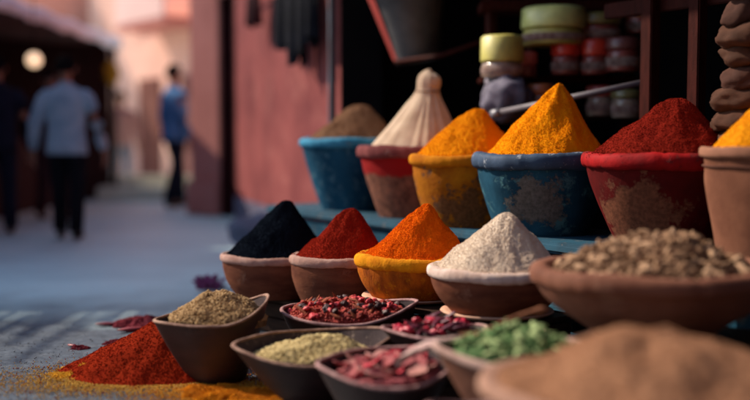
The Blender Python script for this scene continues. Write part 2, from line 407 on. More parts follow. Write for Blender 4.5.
# the tied cloth bundle in the second pot
def bundle():
    m = mat('pale_cotton', (.68,.53,.39), (.56,.41,.29), scale=10, rough=.95, bump=.4, bscale=120, bdist=.002)
    b = base(417,5.55); V = []; F = []; na = 220
    prof = [(.285,0,1.2),(.27,.03,1),(.235,.085,1),(.19,.15,1),(.145,.215,1),(.105,.275,.9),(.078,.315,.8),(.064,.345,.6),(.062,.362,.4),(.064,.39,.6),(.060,.42,.8),(.046,.438,1.2),(.022,.452,1.2),(.004,.456,0)]
    pr = smooth_prof([(a, z) for a, z, _ in prof], 6); fo = smooth_prof([(f_, z) for _, z, f_ in prof], 6)
    for (r, z), (fd, _) in zip(pr, fo):
        for k in range(na):
            a = 2*PI*k/na
            c, s = math.cos(a), math.sin(a)
            ridge = .5+1.5*nz(c*3.1, s*3.1, z*1.2, 4)+.8*nz(c*6.5, s*6.5, z*2.0, 5)
            rr = r*(1-.05*fd*ridge) + .006*nz(c*3, s*3, z*9, 6)
            V.append((rr*c + .075*(z/.45), rr*s*.9, z+.004*nz(c*5, s*5, z, 3)+(.012*math.cos(a-2.6) if z > .38 else 0)))
    n = len(pr)
    for i in range(n-1):
        for k in range(na): F.append((i*na+k, i*na+(k+1)%na, (i+1)*na+(k+1)%na, (i+1)*na+k))
    F.append(tuple((n-1)*na+k for k in range(na)))
    t = thing('cloth_bundle', 'pale cloth sack gathered to a knob in the red banded pot', 'sack', above(b, .345))
    mesh('cloth', V, F, m, t)
    tube('tie_cord', [(.066*math.cos(a)+.058, .062*math.sin(a), .344+.004*math.sin(a)) for a in np.linspace(0, 2*PI, 40)[:-1]], .0035, mat('tie_cord', (.30,.17,.12), rough=.9), t, 8, True)
bundle()

# ------------------------------------------------------------------ bowls of the middle row
terra = mat('dusty_terracotta', (.21,.075,.04), (.12,.04,.024), scale=6, rough=.85, bump=.5, bscale=40, wear=((.27,.13,.085), .60, 9, .14), stretch=(1,1,3))
dust_rim = mat('dusty_pink_rim', (.50,.32,.26), (.34,.18,.14), scale=14, rough=.95, bump=.7, bscale=70, wear=((.27,.11,.08), .60, 13, .1))
pale_rim = mat('pale_flour_rim', (.66,.53,.46), (.50,.35,.28), scale=16, rough=.95, bump=.7, bscale=80)
orange_rim = mat('yellow_dusted_rim', (.74,.31,.010), (.60,.20,.008), scale=16, rough=1, bump=1, bscale=110, bdist=.005)
orange_body = mat('orange_dusted_body', (.52,.135,.010), (.26,.06,.010), scale=24, rough=1, bump=1, bscale=90, bdist=.006, wear=((.60,.22,.01), .56, 30, .1), stretch=(1,1,.5))
def bowl(loc, r, h, foot, mb, mr, label, rim, seed, ry=.9, saucer=None, name='spice_bowl', foot_h=.0, bulge=0.012, wob=.014):
    t = thing(name, label, 'bowl', loc, 0, 'clay bowls of the middle row')
    z0 = 0
    if saucer:
        lathe('saucer', [(foot*.9,0),(foot*1.12,.004),(foot*1.2,.014),(foot*1.18,.019),(foot*1.05,.014),(foot*.2,.013)], saucer, t, ry=ry, wob=.008, seed=seed)
        z0 = .013
    H = h-z0
    if foot_h:
        pr = [(foot*.97, z0), (foot, z0+.006), (foot*1.0, z0+foot_h*.6), (foot*.99, z0+foot_h), (foot*1.2, z0+foot_h+.03)]
        a, b = foot*1.2, z0+foot_h+.03
    else:
        pr = [(foot*.97, z0), (foot, z0+.006)]; a, b = foot, z0+.006
    pr += [(a+(r*.95-a)*.45+bulge, b+(h-b)*.35), (a+(r*.95-a)*.8+bulge, b+(h-b)*.72), (r*.95, h), (r*.88, h), (r*.8, h*.8), (r*.5, h*.55), (.01, h*.5)]
    lathe('body', smooth_prof(pr, 6), mb, t, ry=ry, wob=wob, seed=seed, fine=.006)
    rim_ring('rim', r-rim[0]*.9, h, rim[0], rim[1], mr, t, ry=ry, wob=wob, seed=seed, fine=.07)
    return t
def mb(u, Y, z): return ((u-375)/FPX*Y, Y, z)
saucer_m = mat('pale_saucer', (.45,.27,.19), (.3,.16,.11), rough=.7)
k = mb(276,4.85,.172); bowl(k, .272, .185, .20, terra, dust_rim, 'terracotta bowl with dusty rim holding the black heap', (.022,.020), 31)
Heap(.262, .27, .88, tip=(.06,0), e=.13, p=1.08, seed=41, gully=.02).build('powder_heap', blackp, above(k, .188), 'jet black pointed powder heap in a terracotta bowl', 'spice', rimspill=(1500, 0.250, 0.020, 0.018), group='heaps of ground spice')
k = mb(341,4.55,.172); bowl(k, .236, .215, .175, terra, dust_rim, 'terracotta bowl holding the dark red heap', (.022,.022), 32)
Heap(.225, .225, .88, tip=(.05,0), e=.15, p=1.08, seed=42, gully=.018).build('powder_heap', redp, above(k, .218), 'dark red heap between the black and the orange heaps', 'spice', rimspill=(1500, 0.215, 0.020, 0.019), group='heaps of ground spice')
k = mb(415,4.25,.252); bowl(k, .258, .165, .19, orange_body, orange_rim, 'bowl caked in orange spice with a yellow rim', (.028,.028), 33, saucer=saucer_m, wob=.02)
Heap(.240, .235, .88, tip=(.055,0), e=.10, p=1.10, seed=43, gully=.022).build('powder_heap', orangep, above(k, .172), 'bright orange pointed heap in the orange caked bowl', 'spice', rimspill=(1500, 0.232, 0.026, 0.022), group='heaps of ground spice')
k = mb(498,3.88,.252); bowl(k, .270, .170, .185, terra, pale_rim, 'terracotta bowl with flour-pale rim holding the off-white heap', (.026,.022), 34, saucer=saucer_m)
Heap(.252, .222, .88, tip=(.04,0), e=.12, p=1.0, seed=44, gully=.010).build('powder_heap', whitep, above(k, .175), 'off-white pointed heap in a pale rimmed bowl', 'spice', rimspill=(1500, 0.245, 0.024, 0.019), group='heaps of ground spice')
wide_m = mat('brown_clay_bowl', (.22,.095,.06), (.14,.055,.035), scale=4, rough=.75, bump=.4, bscale=30, wear=((.30,.16,.11), .60, 6, .15))
KB = mb(655,3.2,.302); bowl(KB, .392, .205, .20, wide_m, wide_m, 'widest clay bowl heaped with brown dried pods', (.034,.032), 35, foot_h=.02, bulge=.02, ry=.88)

# ------------------------------------------------------------------ pieces: pods, berries, seeds
def piece_mesh(name, kind, seed):
    bm = bmesh.new(); bmesh.ops.create_icosphere(bm, subdivisions=3, radius=1)
    for v in bm.verts:
        c = v.co.copy()
        if kind == 'pod':
            c.x *= 2.0*(1+.12*nz(seed, 1)); f = 1-.45*(c.x/2.0)**2; c.y *= .85*f; c.z *= .78*f
            c.z += .35*(c.x/2.0)**2 * (1 if seed%2 else -1)
            c *= 1+.30*noise.noise(v.co*1.7+Vector((seed*5,0,0)))+.16*noise.noise(v.co*5+Vector((0,seed*5,0)))
        elif kind == 'berry':
            c *= 1+.42*noise.noise(v.co*1.9+Vector((seed*5,0,0)))+.26*noise.noise(v.co*4.0+Vector((0,seed*3,0))); c.x *= 1.2; c.z *= .62
        elif kind == 'chilli':
            c.x *= 2.6; f = 1-.6*(c.x/2.6)**2 - .25*(c.x/2.6); c.y *= .62*f; c.z *= .38*f; c.y += .5*(c.x/2.6)**2
            c *= 1+.15*noise.noise(v.co*2.5+Vector((seed*5,0,0)))
        elif kind == 'greenpod':
            c.x *= 1.9; f = 1-.6*abs(c.x/1.9)**1.6; c.y *= .60*f; c.z *= .30*f; c.z += .42*(c.x/1.9)**2*(1 if seed%2 else -1)
            a = math.atan2(c.y, c.z); c.y *= 1+.12*math.cos(3*a); c.z *= 1+.12*math.cos(3*a)
            c *= 1+.1*noise.noise(v.co*2+Vector((seed*5,0,0)))
        elif kind == 'petal':
            c.x *= 1.5; c.y *= 1.0-.3*c.x/1.5; c.z *= .16; c.z += .35*(c.y**2)+.2*(c.x/1.5)**2
            c.z += .15*noise.noise(v.co*1.5+Vector((seed*5,0,0)))
        v.co = c
    me = bpy.data.meshes.new(name); bm.to_mesh(me); bm.free()
    me.polygons.foreach_set('use_smooth', [True]*len(me.polygons)); return me
rnd = random.Random(5)
def scatter_pieces(name, cat, group, labels, kinds, mats, n, heap, loc, size, seed, tmin=0, tmax=.96, mind=1.5, front=None, jit=.6, ordered=False):
    """each piece is an object of its own lying on the heap's surface"""
    rng = random.Random(seed); pts = []
    meshes = []
    for q in range(5):
        for mi, m in enumerate(mats):
            me = piece_mesh(name, kinds[mi%len(kinds)], seed+q*3+mi); me.materials.append(m); meshes.append((mi, me))
    tries = 0
    while len(pts) < n and tries < 60000:
        tries += 1
        t = math.sqrt(rng.random())*(tmax-tmin)+tmin; a = rng.random()*2*PI
        x, y, h = heap.pt(t, a)
        if front is not None and y > front: continue
        if any((x-p[0])**2+(y-p[1])**2 < (size*mind)**2 for p in pts): continue
        pts.append((x, y, h))
    out = []
    for x, y, h in pts:
        mi, me = rng.choice(meshes)
        o = bpy.data.objects.new(name, me); link(o)
        s = size*(.75+.5*rng.random())
        o.scale = (s, s*(.85+.3*rng.random()), s)
        o.location = (loc[0]+x, loc[1]+y, loc[2]+h+s*.35)
        o.rotation_euler = (rng.uniform(-jit, jit), rng.uniform(-jit, jit), rng.uniform(0, 2*PI))
        tag(o, labels[mi%len(labels)], cat, group); out.append(o)
    return out
def pieces_mass(name, kind, m, n, heap, loc, size, seed, label, cat, dz=-.006, sub=1):
    """the rest of a heap whose single pieces nobody could count: one mesh"""
    rng = np.random.default_rng(seed); bm = bmesh.new(); bmesh.ops.create_icosphere(bm, subdivisions=sub, radius=1)
    B = np.array([v.co[:] for v in bm.verts]); FF = np.array([[v.index for v in f.verts] for f in bm.faces]); bm.free()
    el = {'pod': (1.7,.8,.75), 'seed': (1.7,.7,.6), 'berry': (1,1,.7), 'green': (1.7,.7,.6)}[kind]
    B = B*np.array(el); Vs = []; Fs = []
    for i in range(n):
        t = math.sqrt(rng.random())*.985; x, y, h = heap.pt(t, rng.random()*2*PI)
        q = Matrix.Rotation(rng.random()*2*PI, 3, 'Z') @ Matrix.Rotation(rng.uniform(-.7,.7), 3, 'Y') @ Matrix.Rotation(rng.uniform(-.7,.7), 3, 'X')
        v = (B*(.85+.3*rng.random((len(B),1)))) @ np.array(q).T*size*(.7+.6*rng.random()) + np.array((x, y, h+dz+rng.random()*size*.6))
        Vs.append(v); Fs.append(FF+len(B)*i)
    o = npmesh(name, np.vstack(Vs), np.vstack(Fs), m, loc=loc, smooth=True)
    return tag(o, label, cat, kind='stuff')
pod_mats = [mat('dried_pod', (.40,.245,.145), (.24,.13,.07), scale=9, rough=.8, bump=.5, bscale=3, bdist=.1),
            mat('dried_pod_dark', (.24,.135,.078), (.13,.07,.04), scale=9, rough=.8, bump=.5, bscale=3, bdist=.1),
            mat('dried_pod_pale', (.52,.34,.21), (.36,.22,.13), scale=9, rough=.8)]
HB = Heap(.345, .135, .86, tip=(.05,0), e=.5, p=.9, seed=51, amp=.02, gully=.012)
HB.build('pod_mound', pod_mats[1], above(KB, .185), 'brown pod crumbs filling the widest clay bowl under the pods', 'spice', nr=40, na=120, grains=3000, gsize=.005, kind='stuff')
bl = above(KB, .188)
pieces_mass('dried_pod_filling', 'pod', pod_mats[1], 1100, HB, bl, .0085, 52, 'small dark brown dried pods packed below the topmost ones', 'dried pods', dz=-.004)
scatter_pieces('dried_pod', 'dried pod', 'brown dried pods heaped in the widest bowl',
    ['brown dried pod lying on the heap in the widest clay bowl']*3, ['pod'], pod_mats, 300, HB, bl, .0118, 53, mind=1.35, jit=.9, tmax=.985)

# ------------------------------------------------------------------ leaf shaped wooden bowls in front
bowl_out = mat('dark_wood_bowl_outside', (.040,.016,.014), (.022,.010,.009), scale=5, rough=.55, bump=.3, bscale=26, spec=.35, stretch=(1,1,4), wear=((.055,.026,.022), .60, 8, .15))
bowl_in = mat('dark_wood_bowl_inside', (.05,.035,.035), (.025,.018,.02), scale=9, rough=.7, bump=.4, bscale=60, wear=((.16,.12,.10), .56, 40, .1))
bowl_rim = mat('worn_bowl_rim', (.26,.16,.12), (.09,.045,.035), scale=22, rough=.7, bump=.4, bscale=50)
pink_rim = mat('worn_pink_rim', (.34,.20,.19), (.13,.065,.065), scale=22, rough=.6, bump=.4, bscale=50)
def leaf_bowl(loc, a, b, h, label, seed, rz=0, tipL=.25, tipR=.0, liftL=0, liftR=0, foot=.42, tilt=0, fx=0, rimm=None, mo=None, mi=None, sag=.02, rimr=.0055):
    t = thing('leaf_bowl', label, 'bowl', loc, rz, 'dark leaf shaped bowls on the ground')
    t.rotation_euler = (tilt, 0, rz)
    na = 120; mo = mo or bowl_out; mi = mi or bowl_in
    def outline(k, s, z):
        an = 2*PI*k/na; c, sn = math.cos(an), math.sin(an)
        ex = a*(1 + (tipL*max(0,-c)**6) + (tipR*max(0,c)**6)); w = b*(1-.30*abs(c)**3*(1 if (tipL if c < 0 else tipR) > .05 else .0))
        wob = 1+.025*nz(c*1.5, sn*1.5, 2, seed)
        lift = (liftL*max(0,-c)**2 + liftR*max(0,c)**2 - sag*abs(sn)**2)
        return (ex*c*s*wob + fx*(1-s), w*sn*s*wob, z + lift*(s-foot)/(1-foot))
    rings = []
    for q in range(13):
        u = q/12; s = foot+(1-foot)*(u**.8); rings.append((s, h*u, 0))
    V = []; F = []
    def ringv(s, z, inset=0): 
        return [outline(k, s-inset, z) for k in range(na)]
    R1 = [ringv(s, z) for s, z, _ in rings]
    R2 = [ringv(s, z, .035 if i else .035) for i, (s, z, _) in enumerate(rings)]
    R2 = [[(x, y, z+.012*(1-i/12)) for (x, y, z) in ring] for i, ring in enumerate(R2)]
    for ring in R1: V += ring
    n = len(R1)
    for i in range(n-1):
        for k in range(na): F.append((i*na+k, i*na+(k+1)%na, (i+1)*na+(k+1)%na, (i+1)*na+k))
    F.append(tuple(range(na-1,-1,-1)))
    mesh('shell', V, F, mo, t)
    V = []; F = []
    for ring in R2: V += ring
    for i in range(n-1):
        for k in range(na): F.append((i*na+k, (i+1)*na+k, (i+1)*na+(k+1)%na, i*na+(k+1)%na))
    F.append(tuple(range(na)))
    mesh('lining', V, F, mi, t)
    mid = [tuple((p[i]+q[i])/2 for i in range(3)) for p, q in zip(R1[-1], R2[-1])]
    rr = [rimr*(1+.25*nz(p[0]*20, p[1]*20, 0, seed)) + .0055*0 for p in mid]
    # a flat-ish worn lip
    V = []; F = []; q8 = 10
    for k in range(na):
        o1 = Vector(R1[-1][k]); o2 = Vector(R2[-1][k]); d = (o1-o2); wd = d.length/2+rimr*.6; d.normalize(); m_ = (o1+o2)/2
        for j in range(q8):
            an = 2*PI*j/q8; V.append(m_ + d*wd*math.cos(an) + Vector((0,0,1))*rr[k]*math.sin(an))
    for k in range(na):
        for j in range(q8): F.append((k*q8+j, ((k+1)%na)*q8+j, ((k+1)%na)*q8+(j+1)%q8, k*q8+(j+1)%q8))
    mesh('lip', V, F, rimm or bowl_rim, t)
    return t
seed_mats = dict(
    cumin=mat('cumin_seed', (.50,.34,.17), (.30,.18,.08), scale=400, rough=.8),
    fennel=mat('fennel_seed', (.62,.50,.26), (.44,.34,.15), scale=400, rough=.8))
# A: left bowl, cumin
A = Vector((-.612, 3.83, 0))
leaf_bowl(A, .200, .165, .275, 'dark pointed bowl beside the spilled red heap', 61, rz=R(10), tipL=.20, liftL=-.03, liftR=.055, foot=.44, fx=.03, tilt=R(4))
HA = Heap(.190, .090, .82, tip=(-.005,.01), e=.6, p=1.0, seed=62, amp=.012)
HA.build('seed_mound', mat('brown_gap_shade', (.26,.16,.075), (.12,.07,.035), scale=30, rough=1, bump=1, bscale=150), (A.x+.004, A.y+.006, .238), 'brown seed dust darkened as shaded gaps under the seeds of the left bowl', 'seeds', nr=40, na=120, grains=2000, gsize=.003, kind='stuff')  # mound colour darkened so gaps between the seeds look shaded
o = pieces_mass('seed_layer', 'seed', seed_mats['cumin'], 4000, HA, (A.x+.004, A.y+.006, .241), .0050, 63, 'brown cumin-like seeds heaped in the left pointed bowl', 'seeds', dz=0, sub=1)
# B: fennel
B = Vector((-.226, 3.55, 0))
leaf_bowl(B, .272, .19, .215, 'dark leaf shaped bowl of pale greenish seeds', 66, rz=R(9), tipL=.06, tipR=.12, liftL=-.0, liftR=.035, foot=.40, fx=.03, tilt=R(8))
HBs = Heap(.228, .060, .70, tip=(.05,0), e=.6, p=1.1, seed=67, amp=.008)
HBs.build('seed_mound', mat('green_gap_shade', (.20,.15,.07), (.12,.09,.04), scale=30, rough=1, bump=1, bscale=150), (B.x+.012, B.y+.005, .158), 'seed dust darkened as shaded gaps under the greenish seeds', 'seeds', nr=40, na=120, grains=1500, gsize=.003, kind='stuff')  # darkened likewise, shade between seeds put into the colour
pieces_mass('seed_layer', 'seed', seed_mats['fennel'], 4500, HBs, (B.x+.012, B.y+.005, .161), .0052, 68, 'pale greenish seeds heaped in the dark leaf shaped bowl', 'seeds', dz=0, sub=1)
# C: petals
Cc = Vector((.040, 3.2, 0))
leaf_bowl(Cc, .215, .185, .225, 'dark bowl with a pinkish lip holding pale red petals', 71, rz=R(8), tipL=.08, tipR=.02, liftR=.02, foot=.42, tilt=R(8), rimm=pink_rim, rimr=.006)
HC = Heap(.178, .03, .86, e=.6, p=.9, seed=72, amp=.01)
petal_m = [mat('dusky_petal', (.42,.13,.12), (.28,.07,.08), scale=2, rough=.8), mat('pale_petal', (.60,.32,.27), (.45,.2,.18), scale=2, rough=.8), mat('red_petal', (.32,.03,.04), (.2,.02,.03), scale=2, rough=.7)]
HC.build('petal_mound', petal_m[0], (Cc.x, Cc.y, .178), 'crushed petals under the petals of the pink lipped bowl', 'petals', nr=40, na=120, grains=900, gsize=.005, kind='stuff')
scatter_pieces('dried_petal', 'petal', 'dried petals in the pink lipped bowl', ['dusky pink dried petal in the bowl with the pinkish lip','pale pink dried petal in the bowl with the pinkish lip','red dried petal in the bowl with the pinkish lip'], ['petal'], petal_m, 46, HC, (Cc.x, Cc.y, .181), .026, 73, mind=.75, jit=.5, tmax=.9)
# D: red berries
D = Vector((-.115, 3.96, 0))
leaf_bowl(D, .262, .165, .262, 'long dark bowl with pale lip holding dried red berries', 76, rz=R(4), tipL=.0, tipR=.10, liftR=.03, foot=.45, tilt=R(6), rimm=pink_rim, rimr=.006)
HD = Heap(.240, .055, .63, e=.7, p=.8, seed=77, amp=.012)
berry_m = [mat('red_berry', (.34,.030,.014), (.16,.013,.010), scale=1.5, rough=.7, spec=.25, bump=.4, bscale=3, bdist=.12),
           mat('rust_berry', (.42,.095,.03), (.20,.035,.018), scale=1.5, rough=.75, spec=.2, bump=.4, bscale=3, bdist=.12),
           mat('black_berry', (.05,.016,.016), (.02,.008,.01), scale=2, rough=.6, spec=.3),
           mat('pink_berry', (.46,.035,.04), (.26,.015,.025), scale=2, rough=.6, spec=.3)]
HD.build('berry_mound', berry_m[0], (D.x, D.y-.005, .232), 'crushed red berry crumbs below the whole dried berries', 'berries', nr=40, na=120, grains=2600, gsize=.006, kind='stuff')
lab = [c+' dried berry in the long bowl behind the greenish seeds' for c in ('dark red', 'rust brown', 'blackish', 'bright pinkish red')]
scatter_pieces('dried_berry', 'berry', 'dried berries in the long pale lipped bowl', lab, ['berry','chilli','berry','berry'], [berry_m[0], berry_m[1], berry_m[2], berry_m[3], berry_m[0]] if False else berry_m, 120, HD, (D.x, D.y-.005, .236), .0135, 78, mind=.88, jit=.8)
# E: bright dried fruit in a shallow dish, F: small empty dish
crate('small dark crate under the dish of crimson dried fruit', .33, 3.55, .46, .22, .17, -R(8))
Ee = Vector((.215, 3.50, .172))
leaf_bowl(Ee, .175, .125, .10, 'shallow dark dish of crimson dried fruit behind the petals', 81, rz=R(3), tipL=.1, tipR=.05, foot=.5, rimm=pink_rim)
HE = Heap(.15, .03, .66, e=.6, p=.9, seed=82, amp=.012)
HE.build('fruit_mound', berry_m[2], (Ee.x, Ee.y, .172+.078), 'dark crumbs below the crimson dried fruit', 'fruit', nr=30, na=90, grains=500, gsize=.005, kind='stuff')
cr_m = [mat('crimson_fruit', (.42,.012,.035), (.22,.006,.02), scale=2, rough=.4, spec=.5), mat('dark_fruit', (.10,.008,.02), (.04,.004,.01), scale=2, rough=.4, spec=.5)]
scatter_pieces('dried_fruit', 'dried fruit', 'crimson dried fruit in the shallow dish', ['bright crimson dried fruit piece in the shallow dark dish', 'very dark dried fruit piece in the shallow dark dish'], ['berry','chilli'], cr_m, 40, HE, (Ee.x, Ee.y, .172+.083), .017, 83, mind=.95, jit=.6)
leaf_bowl(Vector((.475, 3.50, .172)), .125, .085, .09, 'small empty black dish between crimson fruit and off-white bowl', 86, tipR=.05, foot=.5, rimr=.004)
# G: green pods
G = Vector((.415, 2.90, .132))
Gt = leaf_bowl(G, .215, .16, .20, 'brown bowl with a broad pale lip holding green pods', 91, rz=R(-6), tipL=.12, foot=.5, tilt=R(5), rimm=mat('broad_pale_lip', (.52,.36,.30), (.36,.22,.18), scale=10, rough=.85, bump=.4, bscale=50),
      mo=wide_m, rimr=.012)
HG = Heap(.185, .065, .72, e=.7, p=.8, seed=92, amp=.012, tip=(.02,0))
green_m = [mat('green_pod', (.15,.21,.085), (.075,.12,.045), scale=2, rough=.6), mat('pale_green_pod', (.27,.33,.15), (.16,.21,.09), scale=2, rough=.6), mat('dark_green_pod', (.07,.13,.045), (.04,.08,.03), scale=2, rough=.6)]
HG.build('green_mound', green_m[2], (G.x, G.y, .132+.178), 'green crumbs below the whole green pods', 'pods', nr=30, na=90, grains=500, gsize=.005, kind='stuff')
scatter_pieces('green_pod', 'green pod', 'green pods in the pale lipped bowl', ['mid green pod in the pale lipped bowl', 'pale green pod in the pale lipped bowl', 'dark green pod in the pale lipped bowl'], ['greenpod'], green_m, 150, HG, (G.x, G.y, .132+.184), .0135, 93, mind=.95, jit=.8)
# spoon resting in the green bowl
sp_m = mat('spoon_wood', (.24,.10,.055), (.14,.055,.03), rough=.6, stretch=(6,6,1), bump=.3)
spn = thing('wooden_spoon', 'brown wooden spoon resting across the green pod bowl', 'spoon', (0,0,0))
a0, a1 = at(480,334,2.98), at(548,309,3.05)
pts = [a0.lerp(a1, q/9) + Vector((0,0,.012*math.sin(q/9*PI))) for q in range(10)]
tube('handle', pts, [.0045,.005,.0055,.006,.0062,.0065,.007,.009,.013,.006], sp_m, spn, 12)
bmx = bmesh.new(); bmesh.ops.create_uvsphere(bmx, u_segments=24, v_segments=14, radius=1)
for v in bmx.verts: v.co = Vector((v.co.x*.034, v.co.y*.024, (v.co.z if v.co.z < 0 else -v.co.z*.55)*.014))
bmobj('spoon_bowl', bmx, sp_m, spn, True, loc=a0-Vector((.028,0,-.002)))
# H: the big tan heap at the front right
Hh = Vector((.68, 2.35, .112))
t = thing('spice_bowl', 'largest bowl, pale lipped, under the tan powder mound at front right', 'bowl', Hh, 0)
lathe('body', smooth_prof([(.24,0),(.25,.01),(.33,.09),(.40,.19),(.425,.235),(.40,.235),(.37,.2),(.2,.15),(.01,.14)], 6), wide_m, t, ry=.82, wob=.016, seed=95)
rim_ring('rim', .415, .238, .028, .017, mat('pale_brown_lip', (.36,.21,.15), (.24,.13,.09), scale=10, rough=.85, bump=.4, bscale=50), t, ry=.82, wob=.016, seed=95)
Heap(.408, .138, .80, tip=(-.035,.0), e=.40, p=.9, seed=96, amp=.010, gully=.02).build('powder_heap', tanp, above(Hh, .232), 'large soft tan powder mound nearest the camera at the right', 'spice', group='heaps of ground spice')
# dark small bowl at the very front, left of the tan mound
leaf_bowl(Vector((.235, 2.42, 0)), .085, .075, .285, 'small dark bowl with pinkish lip at the very front below the green pods', 98, foot=.5, rimm=pink_rim, rimr=.007)
# pale cloth between petals and green pods
def cloth_strip():
    m = mat('pale_pink_cloth', (.58,.42,.38), (.42,.27,.25), scale=8, rough=.95, bump=.4, bscale=90)
    p0, p1 = at(398,362,3.05), at(452,341,2.98); V = []; F = []; nu, nv = 40, 14
    d = (p1-p0); side = Vector((-d.y, d.x, 0)).normalized()
    for lay in (0, 1):
        for i in range(nu):
            u = i/(nu-1)
            for j in range(nv):
                v = j/(nv-1)-.5; w = .05*(.35+.65*math.sin(PI*min(1, u*1.1+.1)))
                p = p0 + d*u + side*v*w*2
                z = .012*math.sin(v*9+u*3) + .01*nz(u*5, v*5, 0, 7) + .02*math.sin(u*PI)
                V.append(p+Vector((0,0,z-.003*lay)))
    for lay in (0, 1):
        for i in range(nu-1):
            for j in range(nv-1):
                a = lay*nu*nv+i*nv+j; f = (a, a+1, a+nv+1, a+nv); F.append(f if lay else f[::-1])
    tag(mesh('folded_cloth', V, F, m), 'crumpled pale pink cloth lying between petal bowl and green pods', 'cloth')
cloth_strip()

# ------------------------------------------------------------------ spills on the ground
redspill = powder('brick_red_powder', (.30,.028,.009), (.21,.016,.007), (.11,.010,.005))
Heap(.385, .235, .78, tip=(.13,.0), e=.16, p=1.12, seed=101, amp=.009, gully=.010, ragged=.05, sink=.03).build('powder_heap', redspill, (-.90, 4.03, -.004), 'brick red powder heap spilled on the ground at the left', 'spice', grains=9000, gsize=.0028, group='heaps of ground spice')
Heap(.20, .035, .85, tip=(0,0), e=.5, p=1.1, seed=102, amp=.010, ragged=.3, sink=.02).build('powder_spill', powder('spilled_yellow', (.66,.34,.03), (.50,.26,.05)), (-1.10, 3.98, -.002), 'flat yellow powder spill left of the brick red heap', 'spice', nr=60, na=160, grains=6000, gsize=.003)
Heap(.21, .018, .6, tip=(0,0), e=.5, p=1.0, seed=103, amp=.010, ragged=.4, sink=.02).build('powder_spill', powder('spilled_orange', (.62,.22,.012), (.40,.13,.02)), (-.50, 3.62, -.002), 'flat orange powder spill in front of the dark pointed bowl', 'spice', nr=60, na=160, grains=6000, gsize=.003)
def crumbs(name, m, n, cx, cy, sx, sy, size, seed, label):
    rng = np.random.default_rng(seed); P = np.stack([cx+rng.normal(size=n)*sx, cy+rng.normal(size=n)*sy, np.full(n, .0015)], 1)
    v, f = grain_arrays(P, size, rng); return tag(npmesh(name, v, f, m), label, 'crumbs', kind='stuff')
crumbs('yellow_grains', powder('yg', (.62,.36,.08)), 9000, -.95, 3.86, .22, .13, .0026, 1, 'loose yellow grains strewn on the stone')
crumbs('orange_grains', powder('og', (.60,.24,.03)), 9000, -.50, 3.64, .17, .10, .0026, 2, 'loose orange grains strewn below the bowls')
crumbs('red_grains', redspill, 3500, -.85, 3.9, .28, .16, .0026, 3, 'loose brick red grains around the red heap')
crumbs('yellow_dust', powder('yd', (.55,.30,.06)), 5000, -1.02, 3.80, .30, .10, .0022, 5, 'fine yellow dust strewn toward the camera on the stone')
crumbs('grit', mat('grit', (.13,.13,.14), (.08,.08,.09), scale=50, rough=.95), 1600, -1.0, 3.9, .7, .5, .0026, 4, 'grey grit strewn over the street stone')
smear_m = mat('maroon_smear', (.20,.025,.035), (.13,.02,.03), scale=14, rough=1, bump=.8, bscale=90)
for (u, v, Y, rx, hh, sd_, lb) in ((132,326,4.75,.15,.040,104,'maroon powder clump behind the brick red heap'), (118,345,4.55,.05,.012,105,'small maroon smear left of the maroon clump'),
                                    (80,350,4.42,.035,.010,106,'tiny dark red crumb patch far left on the stone')):
    p = at(u, v, Y); Heap(rx, hh, .8, e=.4, seed=sd_, ragged=.5, amp=.01, sink=.02).build('powder_clump', smear_m, (p.x, 950/(v-135)*1.0, -.002), lb, 'spice', nr=30, na=90, grains=700, gsize=.003)
# curled dried chillies behind the heap
chm = mat('dried_chilli', (.22,.018,.022), (.12,.01,.014), scale=6, rough=.5, spec=.4)
for (x, y, rz, s, lb) in ((-1.17,4.80,.5,.030,'long dark red dried chilli on the street behind the red heap'), (-1.34,4.95,.15,.022,'shorter dried chilli left of the long one'),
                          (-1.36,4.45,-.4,.014,'small dried chilli fragment nearest the yellow spill')):
    me = piece_mesh('dried_chilli', 'chilli', int(s*1000)); me.materials.append(chm); o = bpy.data.objects.new('dried_chilli', me); link(o)
    o.location = (x, y, s*.35); o.scale = (s, s, s); o.rotation_euler = (0, 0, rz); tag(o, lb, 'chilli', 'dried chillies on the street')
# purple dried flower
pf = at(209, 291, 6.05); pf.z = 0
fl = thing('dried_flower', 'purple dried flower head lying on the street', 'flower', pf)
pm_ = mat('purple_petal', (.30,.08,.20), (.18,.05,.12), scale=20, rough=.8); prng = random.Random(3)
for q in range(42):
    a = prng.random()*2*PI; el = prng.uniform(.05, 1.4); L_ = .10*prng.uniform(.7, 1.15)
    d = Vector((math.cos(a)*math.cos(el)*1.3, math.sin(a)*math.cos(el), math.sin(el)))
    V, F = tube_geo([Vector((0,0,.012)), d*L_*.4+Vector((0,0,.012)), d*L_*.8+Vector((0,0,.010)), d*L_+Vector((0,0,.002))], [.004,.010,.012,.002], 6)
    mesh('petal', V, F, pm_, fl)
tube('stem', [(.02,.0,.012),(.10,.03,.008),(.17,.02,.006)], [.006,.005,.004], mat('dry_stem', (.16,.10,.06)), fl, 8)
# folded blue-grey cloth bundle further along the wall
SKIP = None

# ------------------------------------------------------------------ shop behind the stall
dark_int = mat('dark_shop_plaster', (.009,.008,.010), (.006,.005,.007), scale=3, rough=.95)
red_wood = mat('red_brown_wood', (.036,.007,.005), (.02,.004,.003), scale=8, rough=.6, bump=.4, bscale=22, stretch=(6,6,1), spec=.04, wear=((.045,.012,.008), .62, 12, .1))
S0 = Vector((-.28, 7.2, 0))
def sp(t_, off=0, z=0): p = S0 + E*t_ - Nn*off; return (p.x, p.y, z)       # off > 0 goes into the shop
def along(c0, c1): return
shop = thing('shop_room', 'dark open shop room behind the back row of pots', 'shop', sp(2.5), ER)
